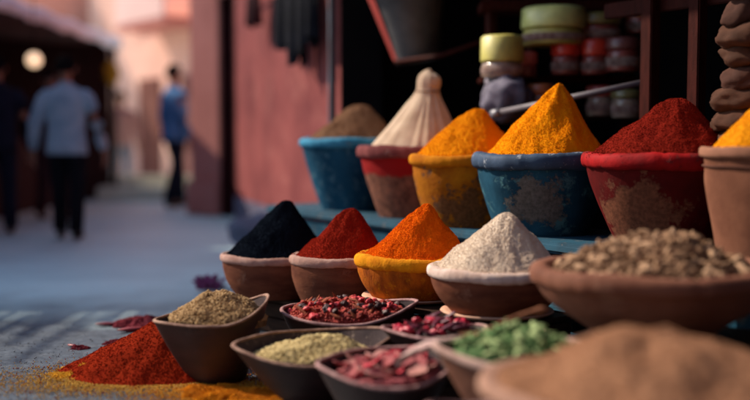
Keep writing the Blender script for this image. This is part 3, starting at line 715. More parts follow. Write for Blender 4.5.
# local x along E, y into the shop (towards -Nn)
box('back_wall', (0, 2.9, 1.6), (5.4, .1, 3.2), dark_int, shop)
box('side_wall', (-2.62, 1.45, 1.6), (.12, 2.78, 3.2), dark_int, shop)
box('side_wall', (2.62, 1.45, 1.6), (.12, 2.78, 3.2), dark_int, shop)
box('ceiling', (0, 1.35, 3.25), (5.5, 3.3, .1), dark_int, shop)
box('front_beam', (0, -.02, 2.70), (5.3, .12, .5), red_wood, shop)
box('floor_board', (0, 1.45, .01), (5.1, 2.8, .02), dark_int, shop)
cano = thing('skyblock_canopy', 'unseen board canopy added over the stall to cut the sky light', 'canopy', sp(2.4), ER)  # added above the frame to hold back sky light
box('roof_board', (.2, -.55, 2.92), (5.6, 1.05, .05), red_wood, cano)
for x_ in (-2.2, -.7, .8, 2.3): box('bracket', (x_, -.30, 2.78), (.05, .5, .05), red_wood, cano)
nb = thing('skyblock_wall', 'unseen dark wall added right of the camera to block the sky', 'building', sp(6.6, -.2), ER)  # added out of view at the right, blocks sky fill
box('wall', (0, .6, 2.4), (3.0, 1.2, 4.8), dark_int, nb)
post_m = mat('pale_blue_post', (.10,.11,.14), (.07,.05,.06), scale=5, rough=.7, stretch=(5,5,1), bump=.3)
pp = sp(.05, -.06)
pst = thing('door_post', 'weathered bluish post between the pink wall and the dark shop', 'post', pp, ER)
box('shaft', (0,0,1.52), (.035,.05,2.92), post_m, pst); box('plinth', (0,0,.03), (.09,.11,.06), post_m, pst)
# red-brown frame
fr = thing('wooden_partition', 'tall red-brown wooden partition posts behind the crimson heap', 'partition', (0,0,0))
def post_at(u, Y, w, z0, z1, name='upright', parent=None, m=red_wood):
    p = at(u, 60, Y); return box(name, (p.x, p.y, (z0+z1)/2), (w, w, z1-z0), m, parent, rz=ER)
post_at(650, 4.74, .068, .0, 2.46, parent=fr)
post_at(697, 4.51, .062, .0, 2.46, parent=fr)
m0 = at(600, 6, 5.02); m1 = at(730, 6, 4.36)
cc = (m0+m1)/2 ; cc.z = at(670, 1, 4.63).z
o = box('cross_rail', cc + Nn*.0, ((m1-m0).length, .04, .075), red_wood, fr, rz=math.atan2(m1.y-m0.y, m1.x-m0.x))
o.location += Vector((-Nn.x*.045, -Nn.y*.045, 0))
# inner shelf rack with jars
rk = thing('jar_rack', 'reddish wooden rack holding jars inside the dark shop', 'rack', (0,0,0))
RY = 5.9
for u in (491, 531): post_at(u, RY, .055, .0, 2.4, parent=rk)
post_at(628, RY-.0, .055, .0, 2.4, parent=rk)
def hbar(u0, u1, v, Y, th, m, parent, name='board', dep=.26):
    a, b = at(u0, v, Y), at(u1, v, Y); c = (a+b)/2
    return box(name, (c.x, c.y+dep/2+.0, c.z), (b.x-a.x, dep, th), m, parent)
shelf_z = at(500, 78, RY).z
hbar(482, 640, 5, RY-.1, .06, red_wood, rk)
hbar(482, 640, 79, RY-.1, .03, red_wood, rk)
hbar(482, 640, 117, RY-.1, .03, wood_dark, rk)
jar_label = mat('faded_jar_label', (.30,.22,.19), (.16,.09,.08), scale=30, rough=.8)
def jar(u, v0, v1, w, Y, lid, body, label, lidfrac=.3, glassy=True):
    a, b = at(u, v1, Y), at(u, v0, Y); h = b.z-a.z; r = w/FPX*Y/2
    t = thing('glass_jar', label, 'jar', (a.x, a.y, a.z), 0, 'jars on the rack inside the shop')
    lh = h*(1-lidfrac)
    lathe('jar_body', smooth_prof([(r*.85,0),(r*.95,.008),(r*.97,lh*.5),(r*.93,lh*.88),(r*.7,lh),(.01,lh)], 5), body, t, seg=36, wob=.003)
    if h > .15: lathe('paper_label', [(r*.985,lh*.22),(r*1.0,lh*.24),(r*1.0,lh*.62),(r*.985,lh*.64)], jar_label, t, seg=36, wob=.003)
    lathe('lid', [(r*.75,lh*.97),(r*1.0,lh),(r*1.02,lh+.01),(r*1.0,h-.012),(r*.9,h),(.01,h)], lid, t, seg=36, wob=.003)
    return t
def jm(n, c, rough=.35): return mat(n, c, tuple(q*.7 for q in c), scale=12, rough=rough, spec=.6)
yl = jm('yellow_green_jar', (.42,.38,.09), .5); rl = jm('red_lid', (.70,.04,.02)); gl = jm('greyish_glass', (.26,.19,.15), .2); rb = jm('dull_red_contents', (.24,.05,.04), .3)
pk = jm('pink_lid', (.55,.14,.12)); wl_ = jm('off_white_label', (.22,.20,.24))
jar(502, 36, 78, 42, 5.6, yl, gl, 'jar with fat yellow-green lid on the rack, leftmost', .62)
jar(504, 76, 106, 38, 5.7, wl_, gl, 'grey glass jar under the fat yellow-green lid')
jar(553, 8, 46, 62, 5.75, jm('bright_green_lid', (.62,.66,.24)), yl, 'widest yellow-green jar, on top of the red ones', .55)
jar(598, 14, 42, 44, 5.8, jm('dim_olive_lid', (.22,.19,.06)), rb, 'dim olive jar right of the widest yellow-green jar', .4)
jar(527, 52, 77, 20, 5.75, pk, rb, 'small jar with a pink lid left of the red lids', .5)
jar(565, 40, 75, 28, 5.7, rl, rb, 'jar with the first bright red lid', .45)
jar(594, 40, 75, 28, 5.7, jm('orange_red_lid', (.66,.05,.025)), rb, 'jar with the orange-red lid right of the first red lid', .45)
jar(622, 38, 72, 34, 5.65, jm('brown_red_lid', (.17,.05,.045)), rb, 'jar with dull brown-red lid nearest the frame', .35)
jar(626, 90, 118, 30, 5.6, jm('olive_lid', (.16,.14,.05)), gl, 'dim olive jar low on the rack beside the frame', .3)
jar(553, 84, 116, 30, 5.85, jm('slate_lid', (.03,.05,.07)), jm('slate_body', (.03,.05,.07)), 'slate dark jar low on the rack behind the yellow heap', .3)
jar(640, 6, 34, 30, 5.85, jm('amber_lid', (.50,.30,.05)), rb, 'small jar with an amber lid high on the rack near the frame', .4)
jar(540, 84, 114, 26, 5.6, jm('dull_orange_lid', (.42,.12,.04)), gl, 'low jar with a dull orange lid behind the tallest yellow heap', .35)
jar(600, 86, 116, 28, 5.75, jm('faded_red_lid', (.40,.05,.04)), gl, 'low jar with a faded red lid left of the dim olive jar', .35)
# white plastic sack by the rack
sackm = mat('pale_plastic_sack', (.12,.11,.15), (.06,.055,.075), scale=6, rough=.6, bump=.6, bscale=14)
bmx = bmesh.new(); bmesh.ops.create_icosphere(bmx, subdivisions=4, radius=1)
for v in bmx.verts:
    c = v.co.copy(); c *= 1+.22*noise.noise(v.co*2.2); v.co = Vector((c.x*.14, c.y*.10, c.z*.13+.11))
q = at(508, 116, 5.5)
o = bmobj('plastic_sack', bmx, sackm, None, True, loc=(q.x, q.y+.02, q.z-.02)); tag(o, 'crumpled whitish plastic sack below the jars', 'sack')
# pale rail slanting in front of the rack
ra, rb_ = at(497, 113, 5.35), at(646, 82, 4.88)
t = thing('metal_rail', 'pale metal rail slanting upward in front of the jar rack', 'rail', (0,0,0))
tube('bar', [ra, ra.lerp(rb_, .5), rb_], .016, jm('pale_metal', (.09,.075,.09), .5), t, 12)
tube('end_cap', [ra-(rb_-ra).normalized()*.03, ra+(rb_-ra).normalized()*.02], .022, jm('cap', (.2,.2,.23)), t, 12)
# rod with hanging bucket
ra, rb_ = at(440, 56, 6.2), at(492, 38, 6.0)
tube_o = tube('wooden_rod', [at(395,62,6.35), ra, rb_], .014, red_wood); tag(tube_o, 'thin reddish rod reaching from the hanging bucket to the rack', 'rod')
hb = thing('hanging_bucket', 'dark grey tapered bucket with a red stripe hanging in the shop', 'bucket', at(418, 60, 6.5))
hb.rotation_euler = (0, -R(10), 0)
bk = mat('dark_grey_tin', (.085,.080,.080), (.035,.033,.035), scale=5, rough=.5, spec=.4, bump=.3, bscale=14)
lathe('body', smooth_prof([(.14,0),(.15,.01),(.20,.25),(.25,.5),(.24,.5),(.19,.25),(.13,.03),(.01,.02)], 4), bk, hb, seg=48, wob=.01)
strp = jm('red_stripe_paint', (.34,.04,.03), .5)
V = []; F = []
for i in range(13):
    z = .02+.46*i/12; r = .153+.105*i/12
    for j in range(7):
        a = PI+.25+(j-3)*.085; V.append((r*math.cos(a)*1.012, r*math.sin(a)*1.012, z))
    if i:
        for j in range(6): a_ = (i-1)*7+j; F.append((a_, a_+1, a_+8, a_+7))
mesh('stripe', V, F, strp, hb)
rim_ring('rim', .25, .5, .012, .012, jm('tin_rim', (.20,.16,.20), .4), hb, seg=60)
tube('handle', [(.25*math.cos(a), 0, .5+.28*math.sin(a)) for a in np.linspace(0, PI, 16)], .006, bk, hb, 8)
tube('rope', [(0,0,.78),(0,0,1.6)], .008, mat('rope', (.20,.13,.08)), hb, 8)

# column of lumpy bundles hanging at the right edge
lump_m = mat('lumpy_brown_hide', (.085,.038,.024), (.045,.02,.013), scale=9, rough=.85, bump=.6, bscale=30, wear=((.13,.065,.045), .60, 8, .12))
lump_d = mat('lumpy_dark_hide', (.08,.035,.025), (.045,.02,.015), scale=9, rough=.85, bump=.6, bscale=30)
cp = at(743, 60, 4.0)
lc = thing('gourd_string', 'hanging string of squashed brown gourds at the right edge', 'gourds', (cp.x, cp.y, 0))
zz = .86; lr = random.Random(8); i = 0
while zz < 2.25:
    s = .100*lr.uniform(.85, 1.1) if i % 3 else .118; hgt = lr.uniform(.075, .105)
    bmx = bmesh.new(); bmesh.ops.create_icosphere(bmx, subdivisions=4, radius=1)
    sd = lr.random()*50; dx, dy = lr.uniform(-.012,.012), lr.uniform(-.012,.012); tx, ty = lr.uniform(.05,.45), lr.uniform(-.15,.15)
    for v in bmx.verts:
        c = v.co.copy(); c *= 1+.22*noise.noise(v.co*1.6+Vector((sd,0,0)))+.06*noise.noise(v.co*5+Vector((0,sd,0)))
        z = c.z*hgt*.66
        v.co = Vector((c.x*s+dx, c.y*s+dy, z+c.x*s*tx+c.y*s*ty))
    bmobj('gourd', bmx, lump_d if i in (4,7) else lump_m, lc, True, loc=(0,0,zz)); zz += hgt*.98; i += 1
tube('cord', [(0,0,.82),(0,0,3.1)], .008, mat('cord', (.18,.11,.07)), lc, 8)

# ------------------------------------------------------------------ pink wall with hanging clothes, doorway, column
def wall_between(name, p, q, h, th, m, label, group=None, cat='wall'):
    p, q = Vector(p), Vector(q); d = q-p; t = thing(name, label, cat, ((p.x+q.x)/2, (p.y+q.y)/2, 0), math.atan2(d.y, d.x), group)
    box('wall_face', (0, th/2, h/2), (d.length, th, h), m, t, bev=.01)
    return t, d.length
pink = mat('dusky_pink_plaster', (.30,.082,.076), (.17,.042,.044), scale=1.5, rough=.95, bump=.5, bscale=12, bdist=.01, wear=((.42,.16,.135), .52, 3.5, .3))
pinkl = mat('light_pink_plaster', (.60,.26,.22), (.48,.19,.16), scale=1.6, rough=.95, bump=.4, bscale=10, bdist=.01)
p0 = at(341, 100, 7.15); p1 = at(236, 100, 10.9)
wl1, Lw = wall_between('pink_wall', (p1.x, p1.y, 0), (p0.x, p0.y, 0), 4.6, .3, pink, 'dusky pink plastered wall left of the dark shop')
box('end_panel', (Lw/2+.014, .15, 2.3), (.02,.31,4.59), dark_int, wl1)
box('baseboard', (0, -.015, .14), (Lw, .028, .28), mat('bluish_skirting', (.13,.14,.20), (.10,.08,.12), scale=3, rough=.9), wl1)
# dark doorway next to it
q0 = at(236, 100, 11.0); q1 = at(221, 100, 11.7)
drw = thing('doorway', 'dark red doorway between the pink wall and the pink pillar', 'doorway', ((q0.x+q1.x)/2, (q0.y+q1.y)/2, 0), math.atan2(q0.y-q1.y, q0.x-q1.x))
dl = (Vector((q0.x,q0.y))-Vector((q1.x,q1.y))).length
dred = mat('dark_red_door', (.05,.010,.012), (.03,.006,.008), scale=4, rough=.8)
box('door_leaf', (0, .32, 1.25), (dl+.3, .05, 2.5), dred, drw); box('lintel', (0, .12, 3.55), (dl+.02, .3, 2.1), dred, drw)
box('jamb', (dl/2-.03, .14, 1.25), (.06,.30,2.49), dred, drw); box('jamb', (-dl/2+.03, .14, 1.25), (.06,.30,2.49), dred, drw)
q2 = at(190, 100, 12.0)
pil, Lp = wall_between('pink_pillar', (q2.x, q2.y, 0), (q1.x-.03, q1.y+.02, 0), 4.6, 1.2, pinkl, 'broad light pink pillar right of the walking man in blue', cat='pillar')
box('plinth', (0, -.03, .2), (Lp+.04, .06, .4), pinkl, pil)
# clothes on a rail
cr = thing('clothes_rail', 'rail of nearly black clothes hanging high on the pink wall', 'clothes rail', (0,0,0))
n_w = Vector((-(p0.y-p1.y), (p0.x-p1.x), 0)).normalized()
if n_w.y > 0: n_w = -n_w
c_a = at(280, 0, 9.0); 
def onwall(f, off, z): b = Vector((p0.x,p0.y,0)).lerp(Vector((p1.x,p1.y,0)), f) + n_w*off; b.z = z; return b
tube('rail_bar', [onwall(.03,.16,2.32), onwall(.72,.16,2.32)], .014, wood_dark, cr)
for f in (.05,.7): tube('bracket', [onwall(f,.0,2.32), onwall(f,.16,2.32)], .012, wood_dark, cr, 8)
cl_m = [mat('near_black_cloth', (.014,.016,.024), (.008,.009,.014), scale=4, rough=.95), mat('dark_maroon_cloth', (.06,.012,.016), (.03,.008,.012), scale=4, rough=.95)]
wdir = (Vector((p1.x,p1.y,0))-Vector((p0.x,p0.y,0))).normalized()
def garment(f, w, z0, z1, m, label, sd):
    t = thing('hanging_garment', label, 'garment', onwall(f, .16, z1), math.atan2(wdir.y, wdir.x), 'dark clothes hung on the pink wall')
    V = []; F = []; nu, nv = 24, 20
    for lay in (0, 1):
        for j in range(nv):
            v = j/(nv-1)
            for i in range(nu):
                u = i/(nu-1)-.5; ww = w*(.55+.45*min(1, v*3))*(1+.08*nz(v*3, 0, 0, sd))
                dep = .05*math.cos(u*PI)*(1 if lay else -1) + .03*math.sin(u*16+sd)*v
                V.append((u*ww, dep, -(z1-z0)*v*(1+.06*math.sin(u*7+sd))+.04*(1-4*u*u)*(1-v)))
    for lay in (0, 1):
        for j in range(nv-1):
            for i in range(nu-1):
                a = lay*nu*nv+j*nu+i; F.append((a, a+1, a+nu+1, a+nu))
    for j in range(nv-1):
        for i in (0, nu-1): a = j*nu+i; F.append((a, a+nu, a+nu+nu*nv, a+nu*nv))
    mesh('fabric', V, F, m, t)
    tube('hanger', [(-.12,0,.0),(0,0,.05),(.12,0,.0)], .006, wood_dark, t, 6)
garment(.07, .34, 1.62, 2.28, cl_m[0], 'near black garment hanging nearest the shop post', 1)
garment(.16, .36, 1.52, 2.28, cl_m[0], 'longest near black garment, second from the shop post', 2)
garment(.27, .40, 1.66, 2.28, cl_m[0], 'near black garment third from the shop post', 3)
garment(.56, .40, 1.95, 2.28, cl_m[1], 'short dark maroon garment farthest along the rail', 4)
# blue-grey bundle of cloth at the foot of the wall
bmx = bmesh.new(); bmesh.ops.create_icosphere(bmx, subdivisions=4, radius=1)
for v in bmx.verts:
    c = v.co*(1+.25*noise.noise(v.co*1.8)); v.co = Vector((c.x*.32, c.y*.22, c.z*.17+.15))
q = at(268, 215, 8.3); o = bmobj('cloth_sack', bmx, mat('bluish_sackcloth', (.16,.18,.25), (.10,.11,.16), scale=5, rough=.95), None, True, loc=(q.x, q.y, 0)); tag(o, 'slumped bluish grey sack at the foot of the pink wall', 'sack')

# ------------------------------------------------------------------ far end of the street
peach = mat('sunlit_peach_plaster', (.84,.54,.43), (.74,.42,.33), scale=.9, rough=.95, bump=.4, bscale=6, bdist=.02, wear=((.70,.43,.34), .55, 2, .2))
hb_ = thing('peach_house', 'peach plastered house closing the far end of the street', 'house', (-4.0, 18.6, 0), -R(52))
box('wall', (0, 1.5, 3.2), (6.5, 3, 6.4), peach, hb_, bev=.02)
dkr = mat('dark_maroon_shutter', (.12,.03,.035), (.07,.02,.025), scale=4, rough=.8)
def win(x, z, w, h, parent, y=-.02, name='window'):
    f = box(name, (x, y, z), (w, .05, h), dkr, parent, bev=.01); box('sill', (0, -.05, -h/2-.04), (w+.1, .12, .06), peach, f); return f
win(-.62, 3.52, .60, .95, hb_); win(1.5, 4.4, .6, .9, hb_)
box('balcony_slab', (.95, -.42, 2.86), (1.9, .80, .12), pinkl, hb_); box('balcony_front', (.95, -.80, 3.28), (1.9, .06, .74), mat('pale_pink_panel', (.85,.60,.54), (.8,.54,.48), scale=2, rough=.9), hb_)
box('door', (-.35, -.02, 1.0), (.9, .05, 2.0), mat('brown_red_door', (.22,.09,.07), (.14,.05,.04), scale=3, rough=.8), hb_)
box('door', (1.35, -.02, 1.0), (.8, .05, 2.0), mat('dusky_door', (.26,.11,.10), (.18,.08,.07), scale=3, rough=.8), hb_)
lb = thing('stone_step', 'low pale stone step glowing in the sun between the two walkers', 'step', (-2.95, 14.6, 0))
box('tread', (0, 0, .10), (2.1, .55, .2), mat('pale_limestone', (.62,.62,.52), (.5,.5,.42), scale=4, rough=.9, bump=.4, bscale=20), lb, bev=.02)
box('riser', (0, .2, .28), (2.0, .12, .16), mat('pale_limestone_back', (.62,.60,.50), (.5,.48,.4), scale=4, rough=.9), lb, bev=.02)
# building on the right beyond the pillar, fills behind the wall
rh = thing('pink_house', 'tall pink house behind the pillar on the right side of the street', 'house', (.6, 16.4, 0), R(0))
box('wall', (0, 0, 3.2), (4.2, 3.0, 6.4), pink, rh, bev=.02)
win(-1.4, 3.4, .7, 1.0, rh, y=-1.53)

sal_c = mat('faded_salmon_plaster', (.40,.24,.19), (.32,.18,.14), scale=1.4, rough=.95)
ch = thing('sunblock_house', 'unseen low salmon house added at the left to shade the street', 'house', (-5.6, 7.9, 0))  # out of view, added to throw shade across the street
box('wall', (0, 0, 1.5), (3.4, 2.7, 3.0), sal_c, ch); box('door', (1.71, .2, 1.0), (.05, .9, 2.0), dkr, ch)
rr_ = random.Random(12); bmr = bmesh.new()
for i in range(64):      # unseen slats of uneven length, added to break up the shadow edge
    L_ = .10+1.25*rr_.random()**1.3; x_ = -1.62+i*.0525+rr_.uniform(-.012,.012)
    add_box(bmr, (x_, -1.35-L_/2+.12, 3.03+rr_.uniform(-.012,.012)), (.032, L_+.24, .018), rr_.uniform(-.05,.05), 0)
bmobj('shade_slats', bmr, wood_dark, ch)
# unseen house behind the camera, added to darken the sides facing it
oh = thing('skyblock_house', 'unseen clay coloured house added behind the camera to block the sky', 'house', (1.5, -4.2, 0), R(-4))
clay_w = mat('clay_wall_paint', (.20,.10,.075), (.15,.07,.055), scale=1.2, rough=.95)
box('wall', (0, 0, 3.2), (15, 2.4, 6.4), clay_w, oh)
for x_ in (-4, 0, 4):
    f = box('window', (x_, 1.22, 3.8), (.8, .05, 1.1), dkr, oh); box('sill', (0,.05,-.6), (.9,.14,.06), clay_w, f)
# ------------------------------------------------------------------ left side: stall with awning
aw_m = mat('blue_white_canvas', (.78,.84,.88), (.70,.76,.80), scale=3, rough=.9, bump=.3, bscale=20)
aw_d = mat('dark_canvas_top', (.12,.07,.065), (.08,.045,.045), scale=3, rough=.95)
aw = thing('awning_stall', 'dark market stall under a sloping canvas awning with pale edge', 'stall', (-4.6, 11.4, 0))
def quad_slab(name, pts, th, m, parent, off):
    V = [Vector(p)-Vector(off) for p in pts]; V += [v-Vector((0,0,th)) for v in V[:4]]
    return mesh(name, V, [(0,1,2,3),(7,6,5,4),(0,4,5,1),(1,5,6,2),(2,6,7,3),(3,7,4,0)], m, parent, smooth=False)
AX0 = -3.66; off = (-4.6, 11.4, 0)
n_ = 14; V = []; F = []
for i in range(n_):
    y = 9.3+5.4*i/(n_-1)
    for j in range(6):
        s = j/5; x = -3.72-.12*math.sin(i)*.2-s*2.4; z = 2.33+s*.18 - .06*math.sin(s*PI) - .04*math.sin(i*1.3)**2
        V.append((x-off[0], y-off[1], z))
nv_ = len(V); V += [(x, y, z-.02) for x, y, z in V]
for i in range(n_-1):
    for j in range(5):
        a = i*6+j; F.append((a, a+1, a+7, a+6)); F.append((a+nv_, a+nv_+6, a+nv_+7, a+nv_+1))
mesh('canvas_top', V, F, aw_d, aw)
V = []; F = []
for i in range(60):
    y = 9.3+5.4*i/59; z = 2.33-.03*math.sin(i*.28)**2
    dr = .12+.02*abs(math.sin(i*.9))
    for (dx, dz) in ((.025,.035),(.05,-.02),(.045+.02*math.sin(i),-dr),(.03+.02*math.sin(i),-dr),(.03,-.02),(.0,.03)): V.append((-3.74+dx-off[0], y-off[1], z+dz))
for i in range(59):
    for j in range(6): F.append((i*6+j, i*6+(j+1)%6, (i+1)*6+(j+1)%6, (i+1)*6+j))
F.append((0,1,2,3,4,5)); F.append(tuple(59*6+j for j in range(5,-1,-1)))
mesh('valance', V, F, aw_m, aw)
for y in (9.4, 14.6): box('post', (-3.80-off[0], y-off[1], 1.14), (.07,.07,2.28), wood_dark, aw)
brn = mat('dark_maroon_boards', (.060,.026,.024), (.035,.016,.016), scale=4, rough=.9, stretch=(4,4,1))
box('back_wall', (-6.15-off[0], 11.9-off[1], 1.25), (.1, 5.6, 2.5), brn, aw)
box('end_wall', (-5.0-off[0], 14.75-off[1], 1.2), (2.2, .1, 2.4), brn, aw)
box('counter', (-4.9-off[0], 12.0-off[1], .45), (1.2, 4.8, .9), brn, aw)
# hung goods inside
yb = mat('mustard_cloth', (.42,.24,.02), (.32,.17,.02), scale=4, rough=.9)
def lantern_shape(name, label, cat, p, r, h, m, seed):
    t = thing(name, label, cat, p)
    lathe('shade', smooth_prof([(r*.3,-h/2),(r*.8,-h*.3),(r,0),(r*.75,h*.3),(r*.3,h/2),(.01,h/2)], 4), m, t, seg=32, wob=.02, seed=seed)
    tube('cord', [(0,0,h/2-.01),(0,0,h/2+.35)], .006, wood_dark, t, 6); return t
lantern_shape('hanging_lantern', 'mustard yellow lantern hanging at the far end of the awning', 'lantern', at(111, 73, 14.2), .12, .34, yb, 4)
lm = bpy.data.materials.new('lit_globe'); lm.use_nodes = True; b_ = lm.node_tree.nodes['Principled BSDF']
b_.inputs['Base Color'].default_value = (.9,.7,.5,1); b_.inputs['Emission Color'].default_value = (1,.66,.40,1); b_.inputs['Emission Strength'].default_value = .55
gp = at(34, 60, 10.0); gt = thing('globe_lamp', 'glowing round cream lamp hanging under the awning', 'lamp', gp)
bmx = bmesh.new(); bmesh.ops.create_uvsphere(bmx, u_segments=28, v_segments=16, radius=.078); bmobj('globe', bmx, lm, gt, True)
tube('cord', [(0,0,.09),(0,0,.75)], .006, wood_dark, gt, 6); tube('lamp_cap', [(0,0,.085),(0,0,.125)], [.035,.02], wood_dark, gt, 12)
# building above/behind the awning
lh = thing('salmon_house', 'salmon plastered house rising above the awning on the left', 'house', (-8.4, 11.3, 0))
sal = mat('salmon_plaster', (.66,.38,.31), (.56,.30,.24), scale=1.2, rough=.95, bump=.4, bscale=8, bdist=.02)
box('wall', (0, 0, 1.9), (2.6, 5.4, 3.8), sal, lh, bev=.02)
for y in (-1.6, 0, 1.6): 
    f = box('window', (1.31, y, 2.9), (.05, .8, 1.0), dkr, lh); box('sill', (.05,0,-.55), (.14,.9,.06), sal, f)
h2 = thing('rose_house', 'rose coloured house behind the far end of the awning', 'house', (-8.3, 22.5, 0), -R(52))
box('wall', (0, 0, 2.3), (4.0, 4.6, 4.6), sal, h2, bev=.02); win(.9, 3.4, .7, 1.1, h2, y=-2.33)

# ------------------------------------------------------------------ people
def skin_obj(name, chains, m, parent, root=0, sub=2):
    """chains: verts [(pos, radius)], edges [(i, j)]"""
    verts, edges = chains
    bm = bmesh.new(); vs = [bm.verts.new(v[0]) for v in verts]
    for a, b in edges: bm.edges.new((vs[a], vs[b]))
    bm.verts.ensure_lookup_table(); sl = bm.verts.layers.skin.verify()
    for i, v in enumerate(bm.verts):
        r = verts[i][1]; r = r if isinstance(r, tuple) else (r, r); v[sl].radius = r; v[sl].use_root = (i == root)
    me = bpy.data.meshes.new(name); bm.to_mesh(me); bm.free(); me.materials.append(m)
    o = bpy.data.objects.new(name, me); link(o); o.parent = parent
    sk = o.modifiers.new('skin', 'SKIN'); sk.use_smooth_shade = True
    ss = o.modifiers.new('sub', 'SUBSURF'); ss.levels = sub; ss.render_levels = sub
    return o
skin_m = mat('brown_skin', (.26,.13,.085), (.22,.11,.07), rough=.6, spec=.3)
def person(loc, rz, height, shirt, trousers, hair, label, arm=(.10,.0), step=.16, lean=.0, long_sleeve=True):
    t = thing('person', label, 'person', loc, rz); s = height/1.76; t.scale = (s, s, s)
    J = {}
    J['pel'] = Vector((0,0,.96)); J['wst'] = Vector((0,lean*.25,1.10)); J['che'] = Vector((0,lean*.6,1.30)); J['nek'] = Vector((0,lean*.9,1.47))
    J['hd0'] = Vector((0,lean*1.0,1.56)); J['hd1'] = Vector((0,lean*1.15-.015,1.64)); J['hd2'] = Vector((0,lean*1.15-.005,1.70))
    verts = [(J['pel'], (.13,.10)), (J['wst'], (.125,.09)), (J['che'], (.15,.10)), (J['nek'], .055), (J['hd0'], (.06,.07)), (J['hd1'], (.078,.098)), (J['hd2'], (.066,.08))]
    edges = [(0,1),(1,2),(2,3),(3,4),(4,5),(5,6)]
    arms = {}
    for sx in (-1, 1):
        sh = Vector((sx*.175, lean*.7, 1.40)); el = sh+Vector((sx*arm[0], .02, -.29)); wr = el+Vector((sx*arm[0]*.35, -.06-arm[1], -.25))
        hip = Vector((sx*.09, 0, .90)); st = step*sx
        kn = Vector((sx*.10, -.02-st*.55-.02, .50)); an = Vector((sx*.10, -st+ (.03 if st < 0 else 0), .09)); toe = an+Vector((sx*.02, -.15, -.05))
        heel = an+Vector((0,.03,-.05))
        b = len(verts); verts += [(sh, .048), (el, .032), (wr, (.022,.028)), (wr+Vector((sx*.005,-.01,-.06)), (.018,.038))]
        edges += [(2, b), (b, b+1), (b+1, b+2), (b+2, b+3)]
        palm = verts[b+3][0]
        for f in range(4):     # four fingers, unequal and curled
            p1_ = palm+Vector((0, (f-1.5)*.021, -.04)); L1 = (.038,.043,.040,.031)[f]
            c = len(verts); verts += [(p1_, .0095), (p1_+Vector((-sx*.006, -.004, -L1)), .0085), (p1_+Vector((-sx*.020, -.006, -L1*1.75)), .007)]
            edges += [(b+3, c), (c, c+1), (c+1, c+2)]
        c = len(verts); verts += [(palm+Vector((-sx*.008,-.040,.005)), .011), (palm+Vector((-sx*.014,-.058,-.035)), .009)]
        edges += [(b+3, c), (c, c+1)]
        b = len(verts); verts += [(hip, .088), (kn, .056), (an, .038), (toe, (.028,.04))]; edges += [(0, b), (b, b+1), (b+1, b+2), (b+2, b+3)]
        arms[sx] = (sh, el, wr, hip, kn, an, toe)
    body = skin_obj('body', (verts, edges), skin_m, t, sub=1)
    # clothes: lofted torso with tapering sleeves and legs, hems closed
    def loft(rows, seg=40):
        V = []; F = []
        for (cx, cy, z, rx, ry_) in rows:
            for k in range(seg):
                a_ = 2*PI*k/seg; w_ = 1+.03*nz(math.cos(a_)*3, math.sin(a_)*3, z*9, 5)
                V.append((cx+rx*w_*math.cos(a_), cy+ry_*w_*math.sin(a_), z))
        for i in range(len(rows)-1):
            for k in range(seg): F.append((i*seg+k, i*seg+(k+1)%seg, (i+1)*seg+(k+1)%seg, (i+1)*seg+k))
        F.append(tuple(range(seg-1,-1,-1))); F.append(tuple((len(rows)-1)*seg+k for k in range(seg))); return V, F
    ly = lambda z: lean*max(0, z-.95)*1.7
    V, F = loft([(0, ly(z), z, rx, ry_) for z, rx, ry_ in ((.82,.195,.145),(.90,.192,.142),(1.0,.180,.130),(1.10,.176,.125),(1.20,.190,.132),(1.30,.208,.138),(1.38,.215,.128),(1.425,.195,.110),(1.455,.140,.09),(1.485,.070,.07),(1.50,.060,.062))])
    sh_o = mesh('shirt', V, F, shirt, t)
    for sx in (-1, 1):
        sh, el, wr = arms[sx][:3]
        P_ = [sh+Vector((-sx*.03,0,.0)), sh+Vector((sx*.02,0,-.05)), sh.lerp(el,.5), el, el.lerp(wr,.5), wr+Vector((0,0,.02))]
        tube('sleeve', P_, [.072,.082,.076,.068,.060,.046], shirt, t, 16)
    tube('collar', [(.062*math.cos(a_), J['nek'].y+.062*math.sin(a_), 1.492+.01*math.sin(a_)) for a_ in np.linspace(0, 2*PI, 24)[:-1]], .014, shirt, t, 8, True)
    V, F = loft([(0,0,.80,.165,.125),(.0,0,.86,.175,.132),(0,0,.96,.168,.122),(0,0,1.04,.16,.115)]); tr_o = mesh('trousers', V, F, trousers, t)
    for sx in (-1, 1):
        hip, kn, an = arms[sx][3:6]
        tube('trouser_leg', [hip+Vector((0,0,.02)), hip.lerp(kn,.35), kn, kn.lerp(an,.5), an+Vector((0,0,-.01))], [.098,.094,.076,.072,.070], trousers, t, 18)
    shoe_m = mat('black_shoe', (.012,.011,.012), rough=.5)
    for sx in (-1, 1):
        an, toe = arms[sx][5:7]
        skin_obj('shoe', ([(an+Vector((0,.04,-.045)), (.04,.04)), (an+Vector((0,-.05,-.045)), (.044,.036)), (toe+Vector((0,-.02,-.005)), (.042,.028))], [(0,1),(1,2)]), shoe_m, t)
    # hair cap
    bm2 = bmesh.new(); bmesh.ops.create_icosphere(bm2, subdivisions=4, radius=1)
    hc = J['hd1']+Vector((0,.012,.02))
    for v in bm2.verts:
        c = v.co.copy(); d = 1+.06*noise.noise(c*5)
        if c.y < -.35 and c.z < .45: d *= .72
        if c.z < -.45: d *= .8
        v.co = hc + Vector((c.x*.092*d, c.y*.108*d, c.z*.112*d))
    bmobj('hair', bm2, hair, t, True)
    # face: eyes, nose, mouth, ears
    fy = J['hd1'].y-.093; fz = J['hd1'].z
    bm3 = bmesh.new()
    for (x, y, z, sx_, sy_, sz_) in ((0,-.012,-.012,.013,.018,.024),):
        bmesh.ops.create_icosphere(bm3, subdivisions=2, radius=1, matrix=Matrix.Translation((x, fy+y, fz+z)) @ Matrix.Diagonal((sx_, sy_, sz_, 1)))
    bmobj('nose', bm3, skin_m, t, True)
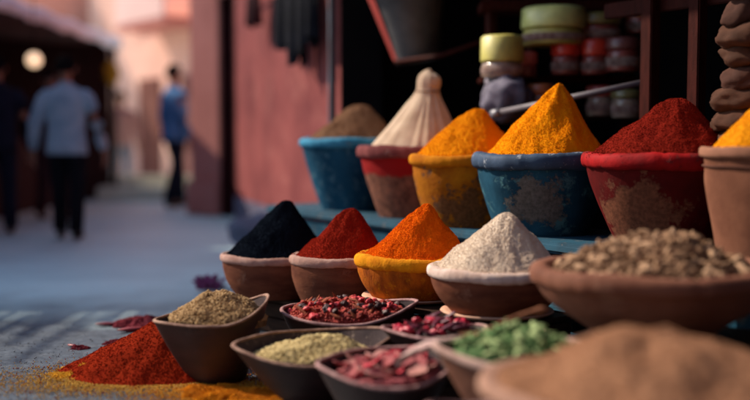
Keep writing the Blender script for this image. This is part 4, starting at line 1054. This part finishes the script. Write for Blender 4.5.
    for sx in (-1, 1):
        bm3 = bmesh.new(); bmesh.ops.create_icosphere(bm3, subdivisions=2, radius=1, matrix=Matrix.Translation((sx*.032, fy+.004, fz+.008)) @ Matrix.Diagonal((.013,.008,.008,1)))
        bmobj('eye', bm3, shoe_m, t, True)
        bm3 = bmesh.new(); bmesh.ops.create_icosphere(bm3, subdivisions=2, radius=1, matrix=Matrix.Translation((sx*.088, fy+.095, fz-.005)) @ Matrix.Diagonal((.014,.022,.034,1)))
        bmobj('ear', bm3, skin_m, t, True)
    bm3 = bmesh.new(); bmesh.ops.create_icosphere(bm3, subdivisions=2, radius=1, matrix=Matrix.Translation((0, fy+.004, fz-.05)) @ Matrix.Diagonal((.024,.01,.006,1)))
    bmobj('mouth', bm3, mat('lips', (.25,.07,.06)), t, True)
    return t
lb_m = mat('light_blue_shirt', (.38,.50,.60), (.24,.36,.47), scale=7, rough=.9, bump=.8, bscale=9, bdist=.03)
bl_m = mat('blue_jacket', (.10,.26,.50), (.04,.12,.28), scale=3, rough=.85)
bk_m = mat('black_trousers', (.010,.011,.016), rough=.9)
nv_m = mat('dark_navy_cloth', (.014,.018,.034), (.01,.012,.022), rough=.9)
mr_m = mat('dark_maroon_cloak', (.045,.022,.028), (.03,.015,.02), rough=.9)
hr_m = mat('black_hair', (.010,.009,.010), rough=1, spec=0)
person((-2.80, 9.1, 0), PI+.05, 1.66, lb_m, bk_m, hr_m, 'man in pale blue shirt and black trousers walking away', arm=(.12,.02), step=.09, lean=-.0)
person((-2.62, 13.1, 0), PI-.9, 1.86, bl_m, nv_m, hr_m, 'slim man in bright blue jacket by the light pink pillar', arm=(.07,.02), step=.12)
person((-3.62, 9.6, 0), PI+.4, 1.70, nv_m, nv_m, hr_m, 'person in dark navy clothes at the left edge, nearest the camera', arm=(.1,.05), step=.1)
person((-3.62, 11.2, 0), .7, 1.66, mr_m, mr_m, hr_m, 'person in dark maroon clothes behind the man in pale blue', arm=(.1,.0), step=.08)
person((-4.15, 16.4, 0), .3, 1.66, mat('dusty_rose_robe', (.36,.20,.18), (.28,.15,.14), rough=.9), mat('grey_blue_trousers', (.20,.22,.28), rough=.9), hr_m, 'distant person in dusty rose clothes beside the far peach house', arm=(.08,.0), step=.08)
